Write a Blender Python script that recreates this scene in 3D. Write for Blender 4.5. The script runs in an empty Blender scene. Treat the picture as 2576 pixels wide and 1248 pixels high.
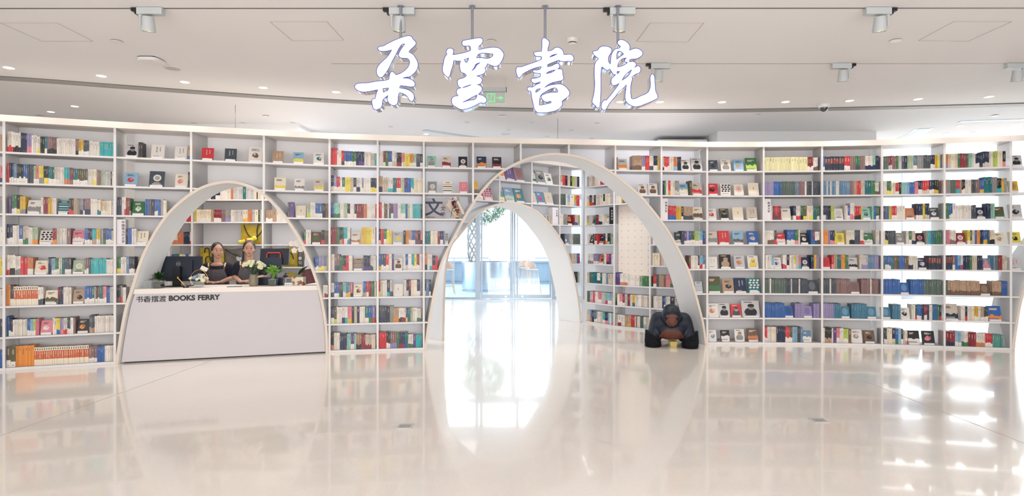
import bpy, bmesh, math, random
from mathutils import Vector, Matrix
from mathutils.bvhtree import BVHTree
random.seed(7)
SC = bpy.context.scene
COL = SC.collection
PI = math.pi
# ------------------------------------------------------------------ camera
F = 1450.0; VX = 1298.0; VY = 615.0; EYE = 1.52
cam_d = bpy.data.cameras.new('camera'); cam = bpy.data.objects.new('camera', cam_d); COL.objects.link(cam)
cam.location = (0, 0, EYE); cam.rotation_euler = (PI/2, 0, 0)
cam_d.sensor_fit = 'HORIZONTAL'; cam_d.sensor_width = 36.0; cam_d.lens = 36.0*F/2576.0
cam_d.shift_x = (1288-VX)/2576.0; cam_d.shift_y = (VY-624)/2576.0
cam_d.clip_start = 0.05; cam_d.clip_end = 200
SC.camera = cam
# ------------------------------------------------------------------ view, sky, large lights
SC.view_settings.view_transform = 'Standard'; SC.view_settings.look = 'None'
SC.view_settings.gamma = 1.0; SC.view_settings.use_curve_mapping = False
SC.view_settings.exposure = 0.32
cy = SC.cycles
cy.max_bounces = 7; cy.diffuse_bounces = 4; cy.glossy_bounces = 3; cy.transmission_bounces = 6; cy.transparent_max_bounces = 10
cy.caustics_reflective = False; cy.caustics_refractive = False
cy.sample_clamp_indirect = 6.0; cy.use_adaptive_sampling = True; cy.adaptive_threshold = .035; cy.use_denoising = True
W = bpy.data.worlds.new('bright_overcast_sky'); SC.world = W; W.use_nodes = True
bg = W.node_tree.nodes['Background']; bg.inputs[0].default_value = (0.84, 0.93, 1.0, 1); bg.inputs[1].default_value = 3.2
def lamp_area(name, loc, rot, sx, sy, power, col):
    d = bpy.data.lights.new(name, 'AREA'); d.shape = 'RECTANGLE'; d.size = sx; d.size_y = sy; d.energy = power; d.color = col
    o = bpy.data.objects.new(name, d); COL.objects.link(o); o.location = loc; o.rotation_euler = rot; return o
lamp_area('ceiling_panel_light', (0, 2.4, 3.58), (0, 0, 0), 13, 2.2, 38, (1.0, .97, .94))  # added soft fill overhead, out of view
lamp_area('ceiling_panel_light', (0, -1.5, 3.58), (0, 0, 0), 13, 3, 45, (1.0, .965, .93))  # second added overhead fill, behind the camera
lamp_area('shop_window_light', (0, -3.9, 1.9), (PI/2, 0, 0), 13, 2.6, 440, (1.0, .985, .97))  # added front fill behind the camera, lifts the upright faces
lamp_area('hall_ceiling_light', (-2.3, 13.2, 3.58), (0, 0, 0), 2.6, 3.5, 32, (.96, .98, 1.0))  # added fill in the hall, makes the frosted backs glow
lamp_area('hall_ceiling_light', (-2.75, 9.7, 3.58), (0, 0, 0), 1.6, 1.6, 60, (.97, .98, 1.0))  # added fill behind the centre bays, brightens their back panels
lamp_area('hall_ceiling_light', (2.2, 13.2, 3.58), (0, 0, 0), 1.2, 1.2, 45, (.96, .98, 1.0))  # added hidden fill, lights the cove backs from behind
lamp_area('cove_ceiling_light', (2.0, 9.6, 3.58), (0, 0, 0), 1.1, .8, 32, (.98, .98, 1.0))  # added fill over the cove, brightens its shelf fronts
lamp_area('window_daylight', (13.3, 16.45, 1.85), (-PI/2, 0, 0), 5.0, 3.3, 420, (.95, .98, 1.0))
lamp_area('hall_ceiling_light', (9.6, 13.2, 3.58), (0, 0, 0), 5, 3.5, 150, (.92, .97, 1.0))  # added fill for the hall behind the see-through bays
lamp_area('desk_nook_light', (-4.6, 8.75, 3.5), (0, 0, 0), 2.4, .5, 30, (1.0, .89, .77))
# ------------------------------------------------------------------ materials
def lin(c):
    return tuple((v/12.92 if v <= .04045 else ((v+.055)/1.055)**2.4) for v in c)
MATS = {}
def mat(name, rgb, rough=.5, metal=0.0, noise=0.0, nscale=30.0, emit=None, estr=1.0, coat=0.0, spec=.5, bump=0.0, srgb=True):
    if name in MATS: return MATS[name]
    m = bpy.data.materials.new(name); m.use_nodes = True; nt = m.node_tree; b = nt.nodes['Principled BSDF']
    c = lin(rgb) if srgb else rgb
    b.inputs['Base Color'].default_value = (*c, 1); b.inputs['Roughness'].default_value = rough; b.inputs['Metallic'].default_value = metal
    b.inputs['Coat Weight'].default_value = coat; b.inputs['Specular IOR Level'].default_value = spec; b.inputs['Coat Roughness'].default_value = .05
    if noise or bump:
        tc = nt.nodes.new('ShaderNodeTexCoord'); n = nt.nodes.new('ShaderNodeTexNoise'); n.inputs['Scale'].default_value = nscale; n.inputs['Detail'].default_value = 4
        nt.links.new(tc.outputs['Object'], n.inputs['Vector'])
        if noise:
            mx = nt.nodes.new('ShaderNodeMix'); mx.data_type = 'RGBA'
            mx.inputs[6].default_value = (*[v*(1-noise) for v in c], 1); mx.inputs[7].default_value = (*[min(1, v*(1+noise)) for v in c], 1)
            nt.links.new(n.outputs['Fac'], mx.inputs[0]); nt.links.new(mx.outputs[2], b.inputs['Base Color'])
        if bump:
            bp = nt.nodes.new('ShaderNodeBump'); bp.inputs['Strength'].default_value = bump; bp.inputs['Distance'].default_value = .01
            nt.links.new(n.outputs['Fac'], bp.inputs['Height']); nt.links.new(bp.outputs[0], b.inputs['Normal'])
    if emit:
        b.inputs['Emission Color'].default_value = (*lin(emit), 1); b.inputs['Emission Strength'].default_value = estr
    MATS[name] = m; return m
def glassmat(name, tint, gl=.08):
    m = bpy.data.materials.new(name); m.use_nodes = True; nt = m.node_tree; nt.nodes.clear()
    o = nt.nodes.new('ShaderNodeOutputMaterial'); mx = nt.nodes.new('ShaderNodeMixShader'); t = nt.nodes.new('ShaderNodeBsdfTransparent'); g = nt.nodes.new('ShaderNodeBsdfGlossy')
    t.inputs[0].default_value = (*tint, 1); g.inputs['Roughness'].default_value = .02; g.inputs['Color'].default_value = (1, 1, 1, 1)
    mx.inputs[0].default_value = gl; nt.links.new(t.outputs[0], mx.inputs[1]); nt.links.new(g.outputs[0], mx.inputs[2]); nt.links.new(mx.outputs[0], o.inputs[0])
    MATS[name] = m; return m
def frosted(name, rgb, fac):
    m = bpy.data.materials.new(name); m.use_nodes = True; nt = m.node_tree; nt.nodes.clear()
    o = nt.nodes.new('ShaderNodeOutputMaterial'); mx = nt.nodes.new('ShaderNodeMixShader'); t = nt.nodes.new('ShaderNodeBsdfTranslucent'); d = nt.nodes.new('ShaderNodeBsdfDiffuse')
    n = nt.nodes.new('ShaderNodeTexNoise'); n.inputs['Scale'].default_value = 3; r = nt.nodes.new('ShaderNodeMix'); r.data_type = 'RGBA'
    c = lin(rgb); r.inputs[6].default_value = (*[v*.98 for v in c], 1); r.inputs[7].default_value = (*c, 1)
    nt.links.new(n.outputs['Fac'], r.inputs[0]); nt.links.new(r.outputs[2], t.inputs[0]); nt.links.new(r.outputs[2], d.inputs[0])
    mx.inputs[0].default_value = fac; nt.links.new(d.outputs[0], mx.inputs[1]); nt.links.new(t.outputs[0], mx.inputs[2]); nt.links.new(mx.outputs[0], o.inputs[0])
    MATS[name] = m; return m
def attrmat(name, rough, spec=.5):
    m = bpy.data.materials.new(name); m.use_nodes = True; nt = m.node_tree; b = nt.nodes['Principled BSDF']
    a = nt.nodes.new('ShaderNodeAttribute'); a.attribute_name = 'Col'
    n = nt.nodes.new('ShaderNodeTexNoise'); n.inputs['Scale'].default_value = 60; tc = nt.nodes.new('ShaderNodeTexCoord'); nt.links.new(tc.outputs['Object'], n.inputs['Vector'])
    hs = nt.nodes.new('ShaderNodeHueSaturation'); mr = nt.nodes.new('ShaderNodeMapRange'); mr.inputs[3].default_value = .92; mr.inputs[4].default_value = 1.08
    nt.links.new(n.outputs['Fac'], mr.inputs[0]); nt.links.new(mr.outputs[0], hs.inputs['Value']); nt.links.new(a.outputs['Color'], hs.inputs['Color'])
    nt.links.new(hs.outputs[0], b.inputs['Base Color']); b.inputs['Roughness'].default_value = rough; b.inputs['Specular IOR Level'].default_value = spec
    MATS[name] = m; return m
M_book = attrmat('printed_cover', .38)
M_white = mat('white_lacquer', (.93, .92, .925), .32, noise=.02, nscale=4)
M_fascia = mat('cream_fascia', (.915, .885, .86), .45, noise=.02, nscale=4)
M_back = frosted('frosted_back_panel', (.945, .945, .955), .5)
M_back2 = frosted('white_back_panel', (.955, .95, .955), .12)
M_lip = mat('shelf_front_edge', (.875, .865, .87), .4, noise=.02, nscale=5)
M_shelf = frosted('frosted_shelf_board', (.95, .945, .95), .5)
M_panel = frosted('frosted_side_panel', (.93, .93, .935), .5)
for _nt, _f in ((M_panel.node_tree, .38), (M_shelf.node_tree, .22)):
    _o = [n for n in _nt.nodes if n.type == 'OUTPUT_MATERIAL'][0]; _s = _o.inputs[0].links[0].from_socket
    _t = _nt.nodes.new('ShaderNodeBsdfTransparent'); _m = _nt.nodes.new('ShaderNodeMixShader'); _m.inputs[0].default_value = _f
    _nt.links.new(_s, _m.inputs[1]); _nt.links.new(_t.outputs[0], _m.inputs[2]); _nt.links.new(_m.outputs[0], _o.inputs[0])
M_edge = mat('raw_edge_beige', (.86, .81, .765), .5, noise=.05, nscale=40)  # plain beige for the front strip of the arch bands
M_band = mat('arch_white', (.90, .91, .92), .45, noise=.015, nscale=5)
M_ceil = mat('ceiling_paint', (.925, .915, .915), .8, noise=.012, nscale=1.2)
M_wall = mat('wall_paint', (.91, .91, .91), .7, noise=.01, nscale=1.5)
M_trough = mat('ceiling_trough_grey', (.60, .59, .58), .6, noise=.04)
M_dark = mat('dark_shadow_gap', (.25, .24, .24), .6)  # dark grey for joint lines, plinth, wires and slots
M_line = mat('thin_joint_line', (.74, .70, .67), .6)
M_steel = mat('brushed_steel', (.72, .77, .82), .25, 1.0, noise=.05, nscale=80)
M_chrome = mat('polished_chrome', (.88, .88, .9), .06, 1.0, bump=.25, nscale=14)
M_rod = mat('grey_rod_steel', (.60, .62, .67), .35, .8)
M_black = mat('black_plastic', (.07, .08, .10), .4, noise=.1)
M_navyp = mat('dark_navy_plastic', (.09, .12, .19), .38, noise=.08, nscale=60)
M_glass = glassmat('clear_glass', (.96, .985, 1.0), .07)
M_acryl = glassmat('clear_acrylic', (.90, .92, .93), .10)
M_fix = mat('fixture_grey_white', (.74, .76, .77), .45)
M_plastic = mat('white_plastic', (.90, .89, .89), .35)
M_ink = mat('black_ink', (.05, .06, .08), .5)
M_lampon = mat('lamp_glow', (1, 1, 1), .5, emit=(1, .97, .92), estr=5.0)
M_lampwarm = mat('spot_led_glow', (.9, .8, .6), .4, emit=(1, .86, .62), estr=1.6)
M_sign = mat('sign_face_glow', (1, 1, 1), .4, emit=(.97, .98, 1), estr=1.35)
M_blue = mat('sign_blue_outline', (.30, .35, .68), .4)
M_paper = mat('paper_pages', (.92, .90, .85), .7, noise=.05, nscale=120)
M_green = mat('leaf_green', (.20, .38, .12), .45, noise=.35, nscale=40)
M_dgreen = mat('dark_leaf_green', (.13, .25, .11), .42, noise=.3, nscale=40)
M_lgreen = mat('light_leaf_green', (.42, .62, .20), .45, noise=.25, nscale=40)
M_soil = mat('dark_soil', (.14, .12, .11), .9, noise=.4, nscale=90)
M_gold = mat('gold_wire', (.80, .62, .38), .25, 1.0)
# floor: glossy pale terrazzo
def floor_mat():
    m = mat('polished_terrazzo', (.925, .905, .89), .13, coat=.55)
    nt = m.node_tree; b = nt.nodes['Principled BSDF']; tc = nt.nodes.new('ShaderNodeTexCoord')
    v = nt.nodes.new('ShaderNodeTexVoronoi'); v.inputs['Scale'].default_value = 130; n = nt.nodes.new('ShaderNodeTexNoise'); n.inputs['Scale'].default_value = .6; n.inputs['Detail'].default_value = 6
    for t in (v, n): nt.links.new(tc.outputs['Object'], t.inputs['Vector'])
    c = lin((.935, .908, .878)); r = nt.nodes.new('ShaderNodeValToRGB'); r.color_ramp.elements[0].position = .3; r.color_ramp.elements[1].position = .7
    r.color_ramp.elements[0].color = (*[x*.95 for x in c], 1); r.color_ramp.elements[1].color = (*c, 1)
    nt.links.new(n.outputs['Fac'], r.inputs[0])
    mx = nt.nodes.new('ShaderNodeMix'); mx.data_type = 'RGBA'; mx.blend_type = 'MULTIPLY'; mx.inputs[0].default_value = .07
    nt.links.new(r.outputs[0], mx.inputs[6]); nt.links.new(v.outputs['Color'], mx.inputs[7]); nt.links.new(mx.outputs[2], b.inputs['Base Color'])
    b.inputs['Coat Roughness'].default_value = .045; b.inputs['IOR'].default_value = 1.55
    mr = nt.nodes.new('ShaderNodeMapRange'); mr.inputs[3].default_value = .10; mr.inputs[4].default_value = .22
    nt.links.new(n.outputs['Fac'], mr.inputs[0]); nt.links.new(mr.outputs[0], b.inputs['Roughness'])
    return m
M_floor = floor_mat()
# ------------------------------------------------------------------ helpers
class MB:
    """collects polygons (with a colour each) and links them as ONE mesh object"""
    def __init__(s): s.v = []; s.f = []; s.c = []; s.mi = []
    def poly(s, pts, col=None, mi=0):
        i = len(s.v); s.v += [tuple(p) for p in pts]; s.f.append(tuple(range(i, i+len(pts)))); s.c.append(col); s.mi.append(mi)
    def hexa(s, p, col=None, mi=0):      # p: 8 points, bottom ring 0-3 counter-clockwise seen from above, top ring 4-7
        i = len(s.v); s.v += [tuple(q) for q in p]
        for f in ((3, 2, 1, 0), (4, 5, 6, 7), (0, 1, 5, 4), (1, 2, 6, 5), (2, 3, 7, 6), (3, 0, 4, 7)):
            s.f.append(tuple(i+k for k in f)); s.c.append(col); s.mi.append(mi)
    def box(s, a, b, col=None, mi=0, M=None):
        (x0, y0, z0), (x1, y1, z1) = a, b
        p = [(x0, y0, z0), (x1, y0, z0), (x1, y1, z0), (x0, y1, z0), (x0, y0, z1), (x1, y0, z1), (x1, y1, z1), (x0, y1, z1)]
        if M: p = [M @ Vector(q) for q in p]
        s.hexa(p, col, mi)
    def prism(s, base, dz, col=None, mi=0):   # base ring of 3D points, extruded by vector dz
        i = len(s.v); n = len(base); dz = Vector(dz)
        s.v += [tuple(p) for p in base] + [tuple(Vector(p)+dz) for p in base]
        s.f.append(tuple(reversed(range(i, i+n)))); s.f.append(tuple(range(i+n, i+2*n))); s.c += [col, col]; s.mi += [mi, mi]
        for k in range(n):
            s.f.append((i+k, i+(k+1) % n, i+n+(k+1) % n, i+n+k)); s.c.append(col); s.mi.append(mi)
    def lathe(s, prof, n=20, c=(0, 0, 0), M=None, col=None, mi=0, cap=True):
        i = len(s.v)
        for r, z in prof:
            for k in range(n):
                a = 2*PI*k/n; p = Vector((c[0]+r*math.cos(a), c[1]+r*math.sin(a), c[2]+z)); s.v.append(tuple(M @ p if M else p))
        m = len(prof)
        for j in range(m-1):
            for k in range(n):
                s.f.append((i+j*n+k, i+j*n+(k+1) % n, i+(j+1)*n+(k+1) % n, i+(j+1)*n+k)); s.c.append(col); s.mi.append(mi)
        if cap:
            s.f.append(tuple(reversed(range(i, i+n)))); s.f.append(tuple(range(i+(m-1)*n, i+m*n))); s.c += [col, col]; s.mi += [mi, mi]
    def tube(s, pts, r, n=8, col=None, mi=0, closed=False):
        pts = [Vector(p) for p in pts]; L = len(pts); rr = r if isinstance(r, (list, tuple)) else [r]*L; i = len(s.v)
        up = None
        for j, p in enumerate(pts):
            a = pts[(j-1) % L] if (closed or j > 0) else p; b = pts[(j+1) % L] if (closed or j < L-1) else p
            t = (b-a).normalized()
            if up is None: up = Vector((0, 0, 1)) if abs(t.z) < .9 else Vector((1, 0, 0))
            x = t.cross(up)
            if x.length < 1e-6: x = t.cross(Vector((1, .3, 0)))
            x.normalize(); y = t.cross(x).normalized(); up = -y if y.dot(up) < 0 else y
            for k in range(n):
                an = 2*PI*k/n; s.v.append(tuple(p + x*math.cos(an)*rr[j] + y*math.sin(an)*rr[j]))
        for j in range(L if closed else L-1):
            q = (j+1) % L
            for k in range(n):
                s.f.append((i+j*n+k, i+j*n+(k+1) % n, i+q*n+(k+1) % n, i+q*n+k)); s.c.append(col); s.mi.append(mi)
        if not closed:
            s.f.append(tuple(reversed(range(i, i+n)))); s.f.append(tuple(range(i+(L-1)*n, i+L*n))); s.c += [col, col]; s.mi += [mi, mi]
    def ell(s, c, r, n=14, m=8, M=None, col=None, mi=0):
        prof = [(max(1e-4, math.cos(-PI/2+PI*j/m)), math.sin(-PI/2+PI*j/m)) for j in range(m+1)]
        S = Matrix.Translation(c) @ (M if M else Matrix.Identity(4)) @ Matrix.Diagonal((*r, 1)); s.lathe(prof, n, (0, 0, 0), S, col, mi)
    def mesh(s, name, mats, smooth=False):
        me = bpy.data.meshes.new(name); me.from_pydata(s.v, [], s.f)
        for m in (mats if isinstance(mats, (list, tuple)) else [mats]): me.materials.append(m)
        if any(s.mi): me.polygons.foreach_set('material_index', s.mi)
        if any(c is not None for c in s.c):
            at = me.color_attributes.new('Col', 'FLOAT_COLOR', 'CORNER'); buf = []
            for f, c in zip(s.f, s.c): buf += list((*(c or (.8, .8, .8)), 1.0))*len(f)
            at.data.foreach_set('color', buf)
        if smooth:
            me.polygons.foreach_set('use_smooth', [True]*len(me.polygons))
            try: me.set_sharp_from_angle(angle=math.radians(38))
            except Exception: pass
        me.update(); return me
    def build(s, name, mats, parent=None, smooth=False, loc=None, fixn=False):
        me = s.mesh(name, mats, smooth)
        if fixn:
            b = bmesh.new(); b.from_mesh(me); bmesh.ops.recalc_face_normals(b, faces=b.faces); b.to_mesh(me); b.free()
        return link(name, me, parent, loc)
def link(name, me, parent=None, loc=None):
    o = bpy.data.objects.new(name, me); COL.objects.link(o)
    if parent: o.parent = parent
    if loc is not None: o.location = loc
    return o
def tag(o, label, cat, group=None, kind=None):
    if label: o['label'] = label
    if cat: o['category'] = cat
    if group: o['group'] = group
    if kind: o['kind'] = kind
    return o
def struct(o): o['kind'] = 'structure'; return o
def thing(name, label, cat, loc=(0, 0, 0), rz=0, group=None):
    o = bpy.data.objects.new(name, None); COL.objects.link(o); o.location = loc; o.rotation_euler = (0, 0, rz); o.empty_display_size = .1
    return tag(o, label, cat, group)
def copy_tree(o, loc=None, rz=None, label=None, sx=None):
    c = o.copy(); COL.objects.link(c)
    if loc is not None: c.location = loc
    if rz is not None: c.rotation_euler = (0, 0, rz)
    if label: c['label'] = label
    if sx: c.scale = (sx, 1, 1)
    for ch in list(o.children):
        d = ch.copy(); COL.objects.link(d); d.parent = c
        for g in ch.children:
            e = g.copy(); COL.objects.link(e); e.parent = d
    return c
def px2w(px, py, Y): return Vector(((px-VX)*Y/F, Y, EYE+(VY-py)*Y/F))
def text_mesh(body, size, bold=0.0, ext=.001, align='CENTER'):
    c = bpy.data.curves.new('lettering', 'FONT'); c.body = body; c.size = size; c.offset = bold; c.extrude = ext; c.align_x = align; c.resolution_u = 3
    o = bpy.data.objects.new('lettering', c); COL.objects.link(o)
    me = bpy.data.meshes.new_from_object(o.evaluated_get(bpy.context.evaluated_depsgraph_get()))
    bpy.data.objects.remove(o); bpy.data.curves.remove(c); return me
def text_obj(name, body, size, mtl, parent=None, M=None, bold=0.0, ext=.001, align='CENTER', width=None):
    me = text_mesh(body, size, bold, ext, align); me.materials.clear(); me.materials.append(mtl)
    if width:
        xs = [v.co.x for v in me.vertices]; k = width/(max(xs)-min(xs)); me.transform(Matrix.Diagonal((k, k, 1, 1)))
    if M: me.transform(M)
    me.name = name; return link(name, me, parent)
def vtext(name, body, size, mtl, parent, M, pitch, bold=0.0):
    """characters stacked one below another"""
    b = bmesh.new()
    for i, ch in enumerate(body):
        me = text_mesh(ch, size, bold, .0008); me.transform(M @ Matrix.Translation((0, -pitch*(i+1)+pitch*.15, 0))); b.from_mesh(me); bpy.data.meshes.remove(me)
    me = bpy.data.meshes.new(name); b.to_mesh(me); b.free(); me.materials.append(mtl); return link(name, me, parent)
FACE = Matrix.Rotation(PI/2, 4, 'X')      # text plane XY -> upright XZ facing -Y
def blob(prims, voxel, smooth=6):
    """one continuous surface grown from ellipsoids ('e',c,r[,rotz]) and tapered capsules ('c',a,b,ra,rb)"""
    mb = MB()
    for p in prims:
        if p[0] == 'e':
            M = Matrix.Rotation(p[3], 4, 'Z') if len(p) > 3 else None
            mb.ell(p[1], p[2], 20, 12, M)
        else:
            a, b, ra, rb = Vector(p[1]), Vector(p[2]), p[3], p[4]; n = max(2, int((b-a).length/(min(ra, rb)*.5)))
            mb.ell(a, (ra,)*3, 14, 8); mb.ell(b, (rb,)*3, 14, 8)
            mb.tube([a.lerp(b, t/n) for t in range(n+1)], [ra+(rb-ra)*t/n for t in range(n+1)], 14)
    me = mb.mesh('body', M_white); b = bmesh.new(); b.from_mesh(me); bmesh.ops.recalc_face_normals(b, faces=b.faces); b.to_mesh(me); b.free()
    o = bpy.data.objects.new('tmp', me); COL.objects.link(o)
    r = o.modifiers.new('r', 'REMESH'); r.mode = 'VOXEL'; r.voxel_size = voxel
    s = o.modifiers.new('s', 'SMOOTH'); s.factor = .5; s.iterations = smooth
    out = bpy.data.meshes.new_from_object(o.evaluated_get(bpy.context.evaluated_depsgraph_get()))
    bpy.data.objects.remove(o); bpy.data.meshes.remove(me); out.materials.clear()
    out.polygons.foreach_set('use_smooth', [True]*len(out.polygons)); return out
# ------------------------------------------------------------------ the room
H_CEIL = 3.62; TOP = 3.075
def slab(name, a, b, m):
    mb = MB(); mb.box(a, b); return struct(mb.build(name, m))
slab('floor', (-9.2, -4.2, -.2), (16.2, 16.2, 0), M_floor)
slab('ceiling', (-9.2, -4.2, H_CEIL), (16.2, 16.3, H_CEIL+.2), M_ceil)
slab('wall_left', (-9.2, -4, 0), (-9, 16.1, H_CEIL), M_wall)
slab('wall_right', (16, -4, 0), (16.2, 16.1, H_CEIL), M_wall)
slab('wall_front', (-9.2, -4.2, 0), (16.2, -4, H_CEIL), M_wall)
slab('wall_nook', (-9, 10.05, 0), (-3.78, 10.6, H_CEIL), M_wall)
slab('wall_core', (3.74, 10.7, 0), (6.69, 12.5, H_CEIL), M_wall)
slab('wall_core_side', (2.75, 11.15, 0), (3.70, 12.5, H_CEIL-.07), M_wall)
slab('wall_back', (1.9, 16.0, 0), (10.7, 16.25, H_CEIL), M_wall)
slab('wall_back_left', (-9, 16.0, 0), (-3.4, 16.25, H_CEIL), M_wall)
slab('wall_column', (11.2, 15.5, 0), (11.68, 15.95, H_CEIL), M_wall)
slab('wall_column_right', (12.98, 15.5, 0), (13.4, 15.95, H_CEIL), M_wall)
# grey curved trough across the ceiling
M_trough_d = mat('track_slot_grey', (.42, .41, .41), .5)
TR = [(-9.0, 6.75), (-6.5, 7.27), (-5.2, 7.68), (-3.75, 8.14), (-2.33, 8.51), (-.3, 8.93), (2.5, 9.06), (4.8, 8.93), (7.6, 8.63), (11, 8.1), (15.9, 7.1)]
def crom(P, n=6):
    out = []
    for i in range(len(P)-1):
        p0, p1, p2, p3 = P[max(0, i-1)], P[i], P[i+1], P[min(len(P)-1, i+2)]
        for k in range(n):
            t = k/n
            out.append(tuple(.5*((2*b)+(-a+c)*t+(2*a-5*b+4*c-d)*t*t+(-a+3*b-3*c+d)*t**3) for a, b, c, d in zip(p0, p1, p2, p3)))
    return out+[P[-1]]
def strip(name, line, w, m, z=H_CEIL-.012, th=.012):
    mb = MB(); L = len(line); nn = []
    for i in range(L):
        a = Vector(line[max(0, i-1)]); b = Vector(line[min(L-1, i+1)]); t = (b-a).normalized(); nn.append(Vector((-t.y, t.x)))
    for i in range(L-1):
        q = [Vector(line[i])-nn[i]*w/2, Vector(line[i+1])-nn[i+1]*w/2, Vector(line[i+1])+nn[i+1]*w/2, Vector(line[i])+nn[i]*w/2]
        mb.hexa([(p.x, p.y, z) for p in q]+[(p.x, p.y, z+th) for p in q])
    return mb.build(name, m)
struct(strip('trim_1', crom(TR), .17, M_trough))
struct(strip('trim_2', [(a, b-.1) for a, b in crom(TR)], .012, M_dark, H_CEIL-.004, .004))
# recessed track slots
struct(strip('trim_3', [(-8.9, 5.13), (15.9, 5.11)], .018, M_trough_d, H_CEIL-.003, .003))
struct(strip('trim_4', [(-2.14, 6.69), (15.9, 6.69)], .022, M_line, H_CEIL-.003, .003))
# joints cut in the floor
def fl(px, py): Y = F*EYE/(py-VY); return ((px-VX)*Y/F, Y)
struct(strip('trim_5', [fl(-260, 1197), fl(0, 1097), fl(540, 905)], .008, M_line, .0002, .0006))
struct(strip('trim_6', [fl(1965, 878), fl(2576, 1115), fl(2760, 1190)], .008, M_line, .0002, .0006))
# ------------------------------------------------------------------ glass front at the back of the hall, terrace beyond
YG = 16.1
M_frame = mat('door_frame_grey', (.66, .71, .76), .35, .6)
def frame_box(mb, x0, x1, z0, z1, y0=YG-.04, y1=YG+.04): mb.box((x0, y0, z0), (x1, y1, z1))
w1 = MB(); frame_box(w1, -3.4, -1.13, 0, .05); frame_box(w1, -3.4, -1.0, 2.78, 2.92); frame_box(w1, -2.24, -2.15, .05, 2.78); frame_box(w1, -3.4, -1.13, 3.56, H_CEIL)
for x in (-3.4, -2.24, -1.13): frame_box(w1, x, x+.07, 2.92, 3.56)
win1 = struct(w1.build('window_1', M_frame))
g = MB(); g.box((-3.33, YG-.006, .05), (-1.13, YG+.006, 2.78)); g.build('pane', M_glass, win1)
d1 = MB()
frame_box(d1, -1.13, -1.0, 0, 2.78, YG-.06, YG+.06); frame_box(d1, 1.0, 1.1, 0, 2.78, YG-.06, YG+.06); frame_box(d1, -1.0, 1.9, 2.78, 2.92, YG-.06, YG+.06)
for x in (-1.0, .0, 1.0, 1.83): frame_box(d1, x, x+.07, 2.92, H_CEIL)
door = struct(d1.build('door_1', M_frame))
for sx in (-1, 1):
    lf = MB(); xa, xb = (-.985, -.075) if sx < 0 else (-.065, .985)
    frame_box(lf, xa, xa+.05, .02, 2.77, YG-.03, YG+.03); frame_box(lf, xb-.05, xb, .02, 2.77, YG-.03, YG+.03)
    frame_box(lf, xa+.05, xb-.05, .02, .12, YG-.03, YG+.03); frame_box(lf, xa+.05, xb-.05, 2.70, 2.77, YG-.03, YG+.03)
    leaf = lf.build('door_leaf', M_frame, door)
    g = MB(); g.box((xa+.05, YG-.006, .12), (xb-.05, YG+.006, 2.70)); g.build('pane', M_glass, leaf)
    hx = -.145 if sx < 0 else .04
    h = MB(); h.tube([(hx, YG-.09, .12), (hx, YG-.09, 2.5)], .018, 10)
    for z in (.4, 2.2): h.tube([(hx, YG-.09, z), (hx, YG-.03, z)], .01, 8)
    h.build('door_handle', M_steel, leaf, smooth=True)
    k = MB(); k.lathe([(.03, 0), (.03, .02)], 14, (0, 0, 0), Matrix.Translation((hx+(-.14 if sx < 0 else .14), YG-.03, .07)) @ Matrix.Rotation(PI/2, 4, 'X')); k.build('floor_lock', M_steel, leaf)
w2 = MB(); frame_box(w2, 10.7, 16, 0, .08); frame_box(w2, 10.7, 16, 3.5, H_CEIL)
for x in (10.7, 15.93): frame_box(w2, x, x+.07, .08, 3.5)
win2 = struct(w2.build('window_2', M_frame)); g = MB(); g.box((10.77, YG-.006, .08), (15.93, YG+.006, 3.5)); g.build('pane', M_glass, win2)
w3 = MB(); frame_box(w3, 1.1, 1.9, 0, .08); frame_box(w3, 1.83, 1.9, .08, 2.78); win3 = struct(w3.build('window_3', M_frame)); g = MB(); g.box((1.1, YG-.006, .08), (1.83, YG+.006, 2.78)); g.build('pane', M_glass, win3)
M_terr = mat('terrace_stone', (.62, .70, .76), .5, noise=.06, nscale=3)
struct(slab('floor_terrace', (-9, 16.25, -.25), (16, 27, -.02), M_terr))
M_par = mat('parapet_metal', (.56, .64, .70), .45, .3, noise=.06, nscale=5)
p = MB(); p.box((-9, 22.5, -.02), (9, 22.75, .87)); p.box((-9, 22.46, .80), (9, 22.5, .87)); p.box((-9, 22.46, .10), (9, 22.5, .16)); struct(p.build('wall_parapet', M_par))
r = thing('terrace_railing', 'slim grey metal railing running along the terrace parapet', 'railing', (0, 22.3, -.02))
t = MB(); t.tube([(-6, 0, 1.02), (1.6, 0, 1.02)], .03, 10); t.build('top_rail', M_frame, r, smooth=True)
for x in (-5.4, -3.6, -2.4, -1.0, .5, 1.55):
    q = MB(); q.box((x-.02, -.02, 0), (x+.02, .02, 1.0)); q.build('post', M_frame, r)
# ------------------------------------------------------------------ line of the book wall (seen from above)
WV = [(-190, 6.62), (10, 6.92), (289, 7.31), (829, 8.07), (1066, 8.29), (1779, 8.75), (1921, 8.74), (2068, 8.69), (2219, 8.58), (2376, 8.42), (2543, 8.25), (2960, 7.72)]
IV = [(1110, 9.06), (1465, 11.25), (1545, 10.55), (1635, 10.10), (1735, 9.75)]     # book cove behind the big arch
NV = [(425, 9.5), (770, 9.5)]                                                     # shelves behind the desk
def wpt(px, Y): return Vector(((px-VX)*Y/F, Y))
class Seg:
    def __init__(s, a, b):
        s.pa, s.pb = a[0], b[0]; s.A = wpt(*a); s.B = wpt(*b); s.L = (s.B-s.A).length; s.t = (s.B-s.A).normalized(); s.n = Vector((-s.t.y, s.t.x))
    def u(s, px):       # ray through a column of the photo meets the line
        d = Vector(((px-VX)/F, 1)); # A + t*u = d*k
        det = s.t.x*(-d.y)+d.x*s.t.y; return (-s.A.x*(-d.y)-d.x*s.A.y)/det
    def xy(s, u, off=0.0, dv=None): return s.A+s.t*u+(dv if dv is not None else s.n)*off
    def h(s, px, py): p = s.xy(s.u(px)); return EYE+(VY-py)*p.y/F
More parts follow.
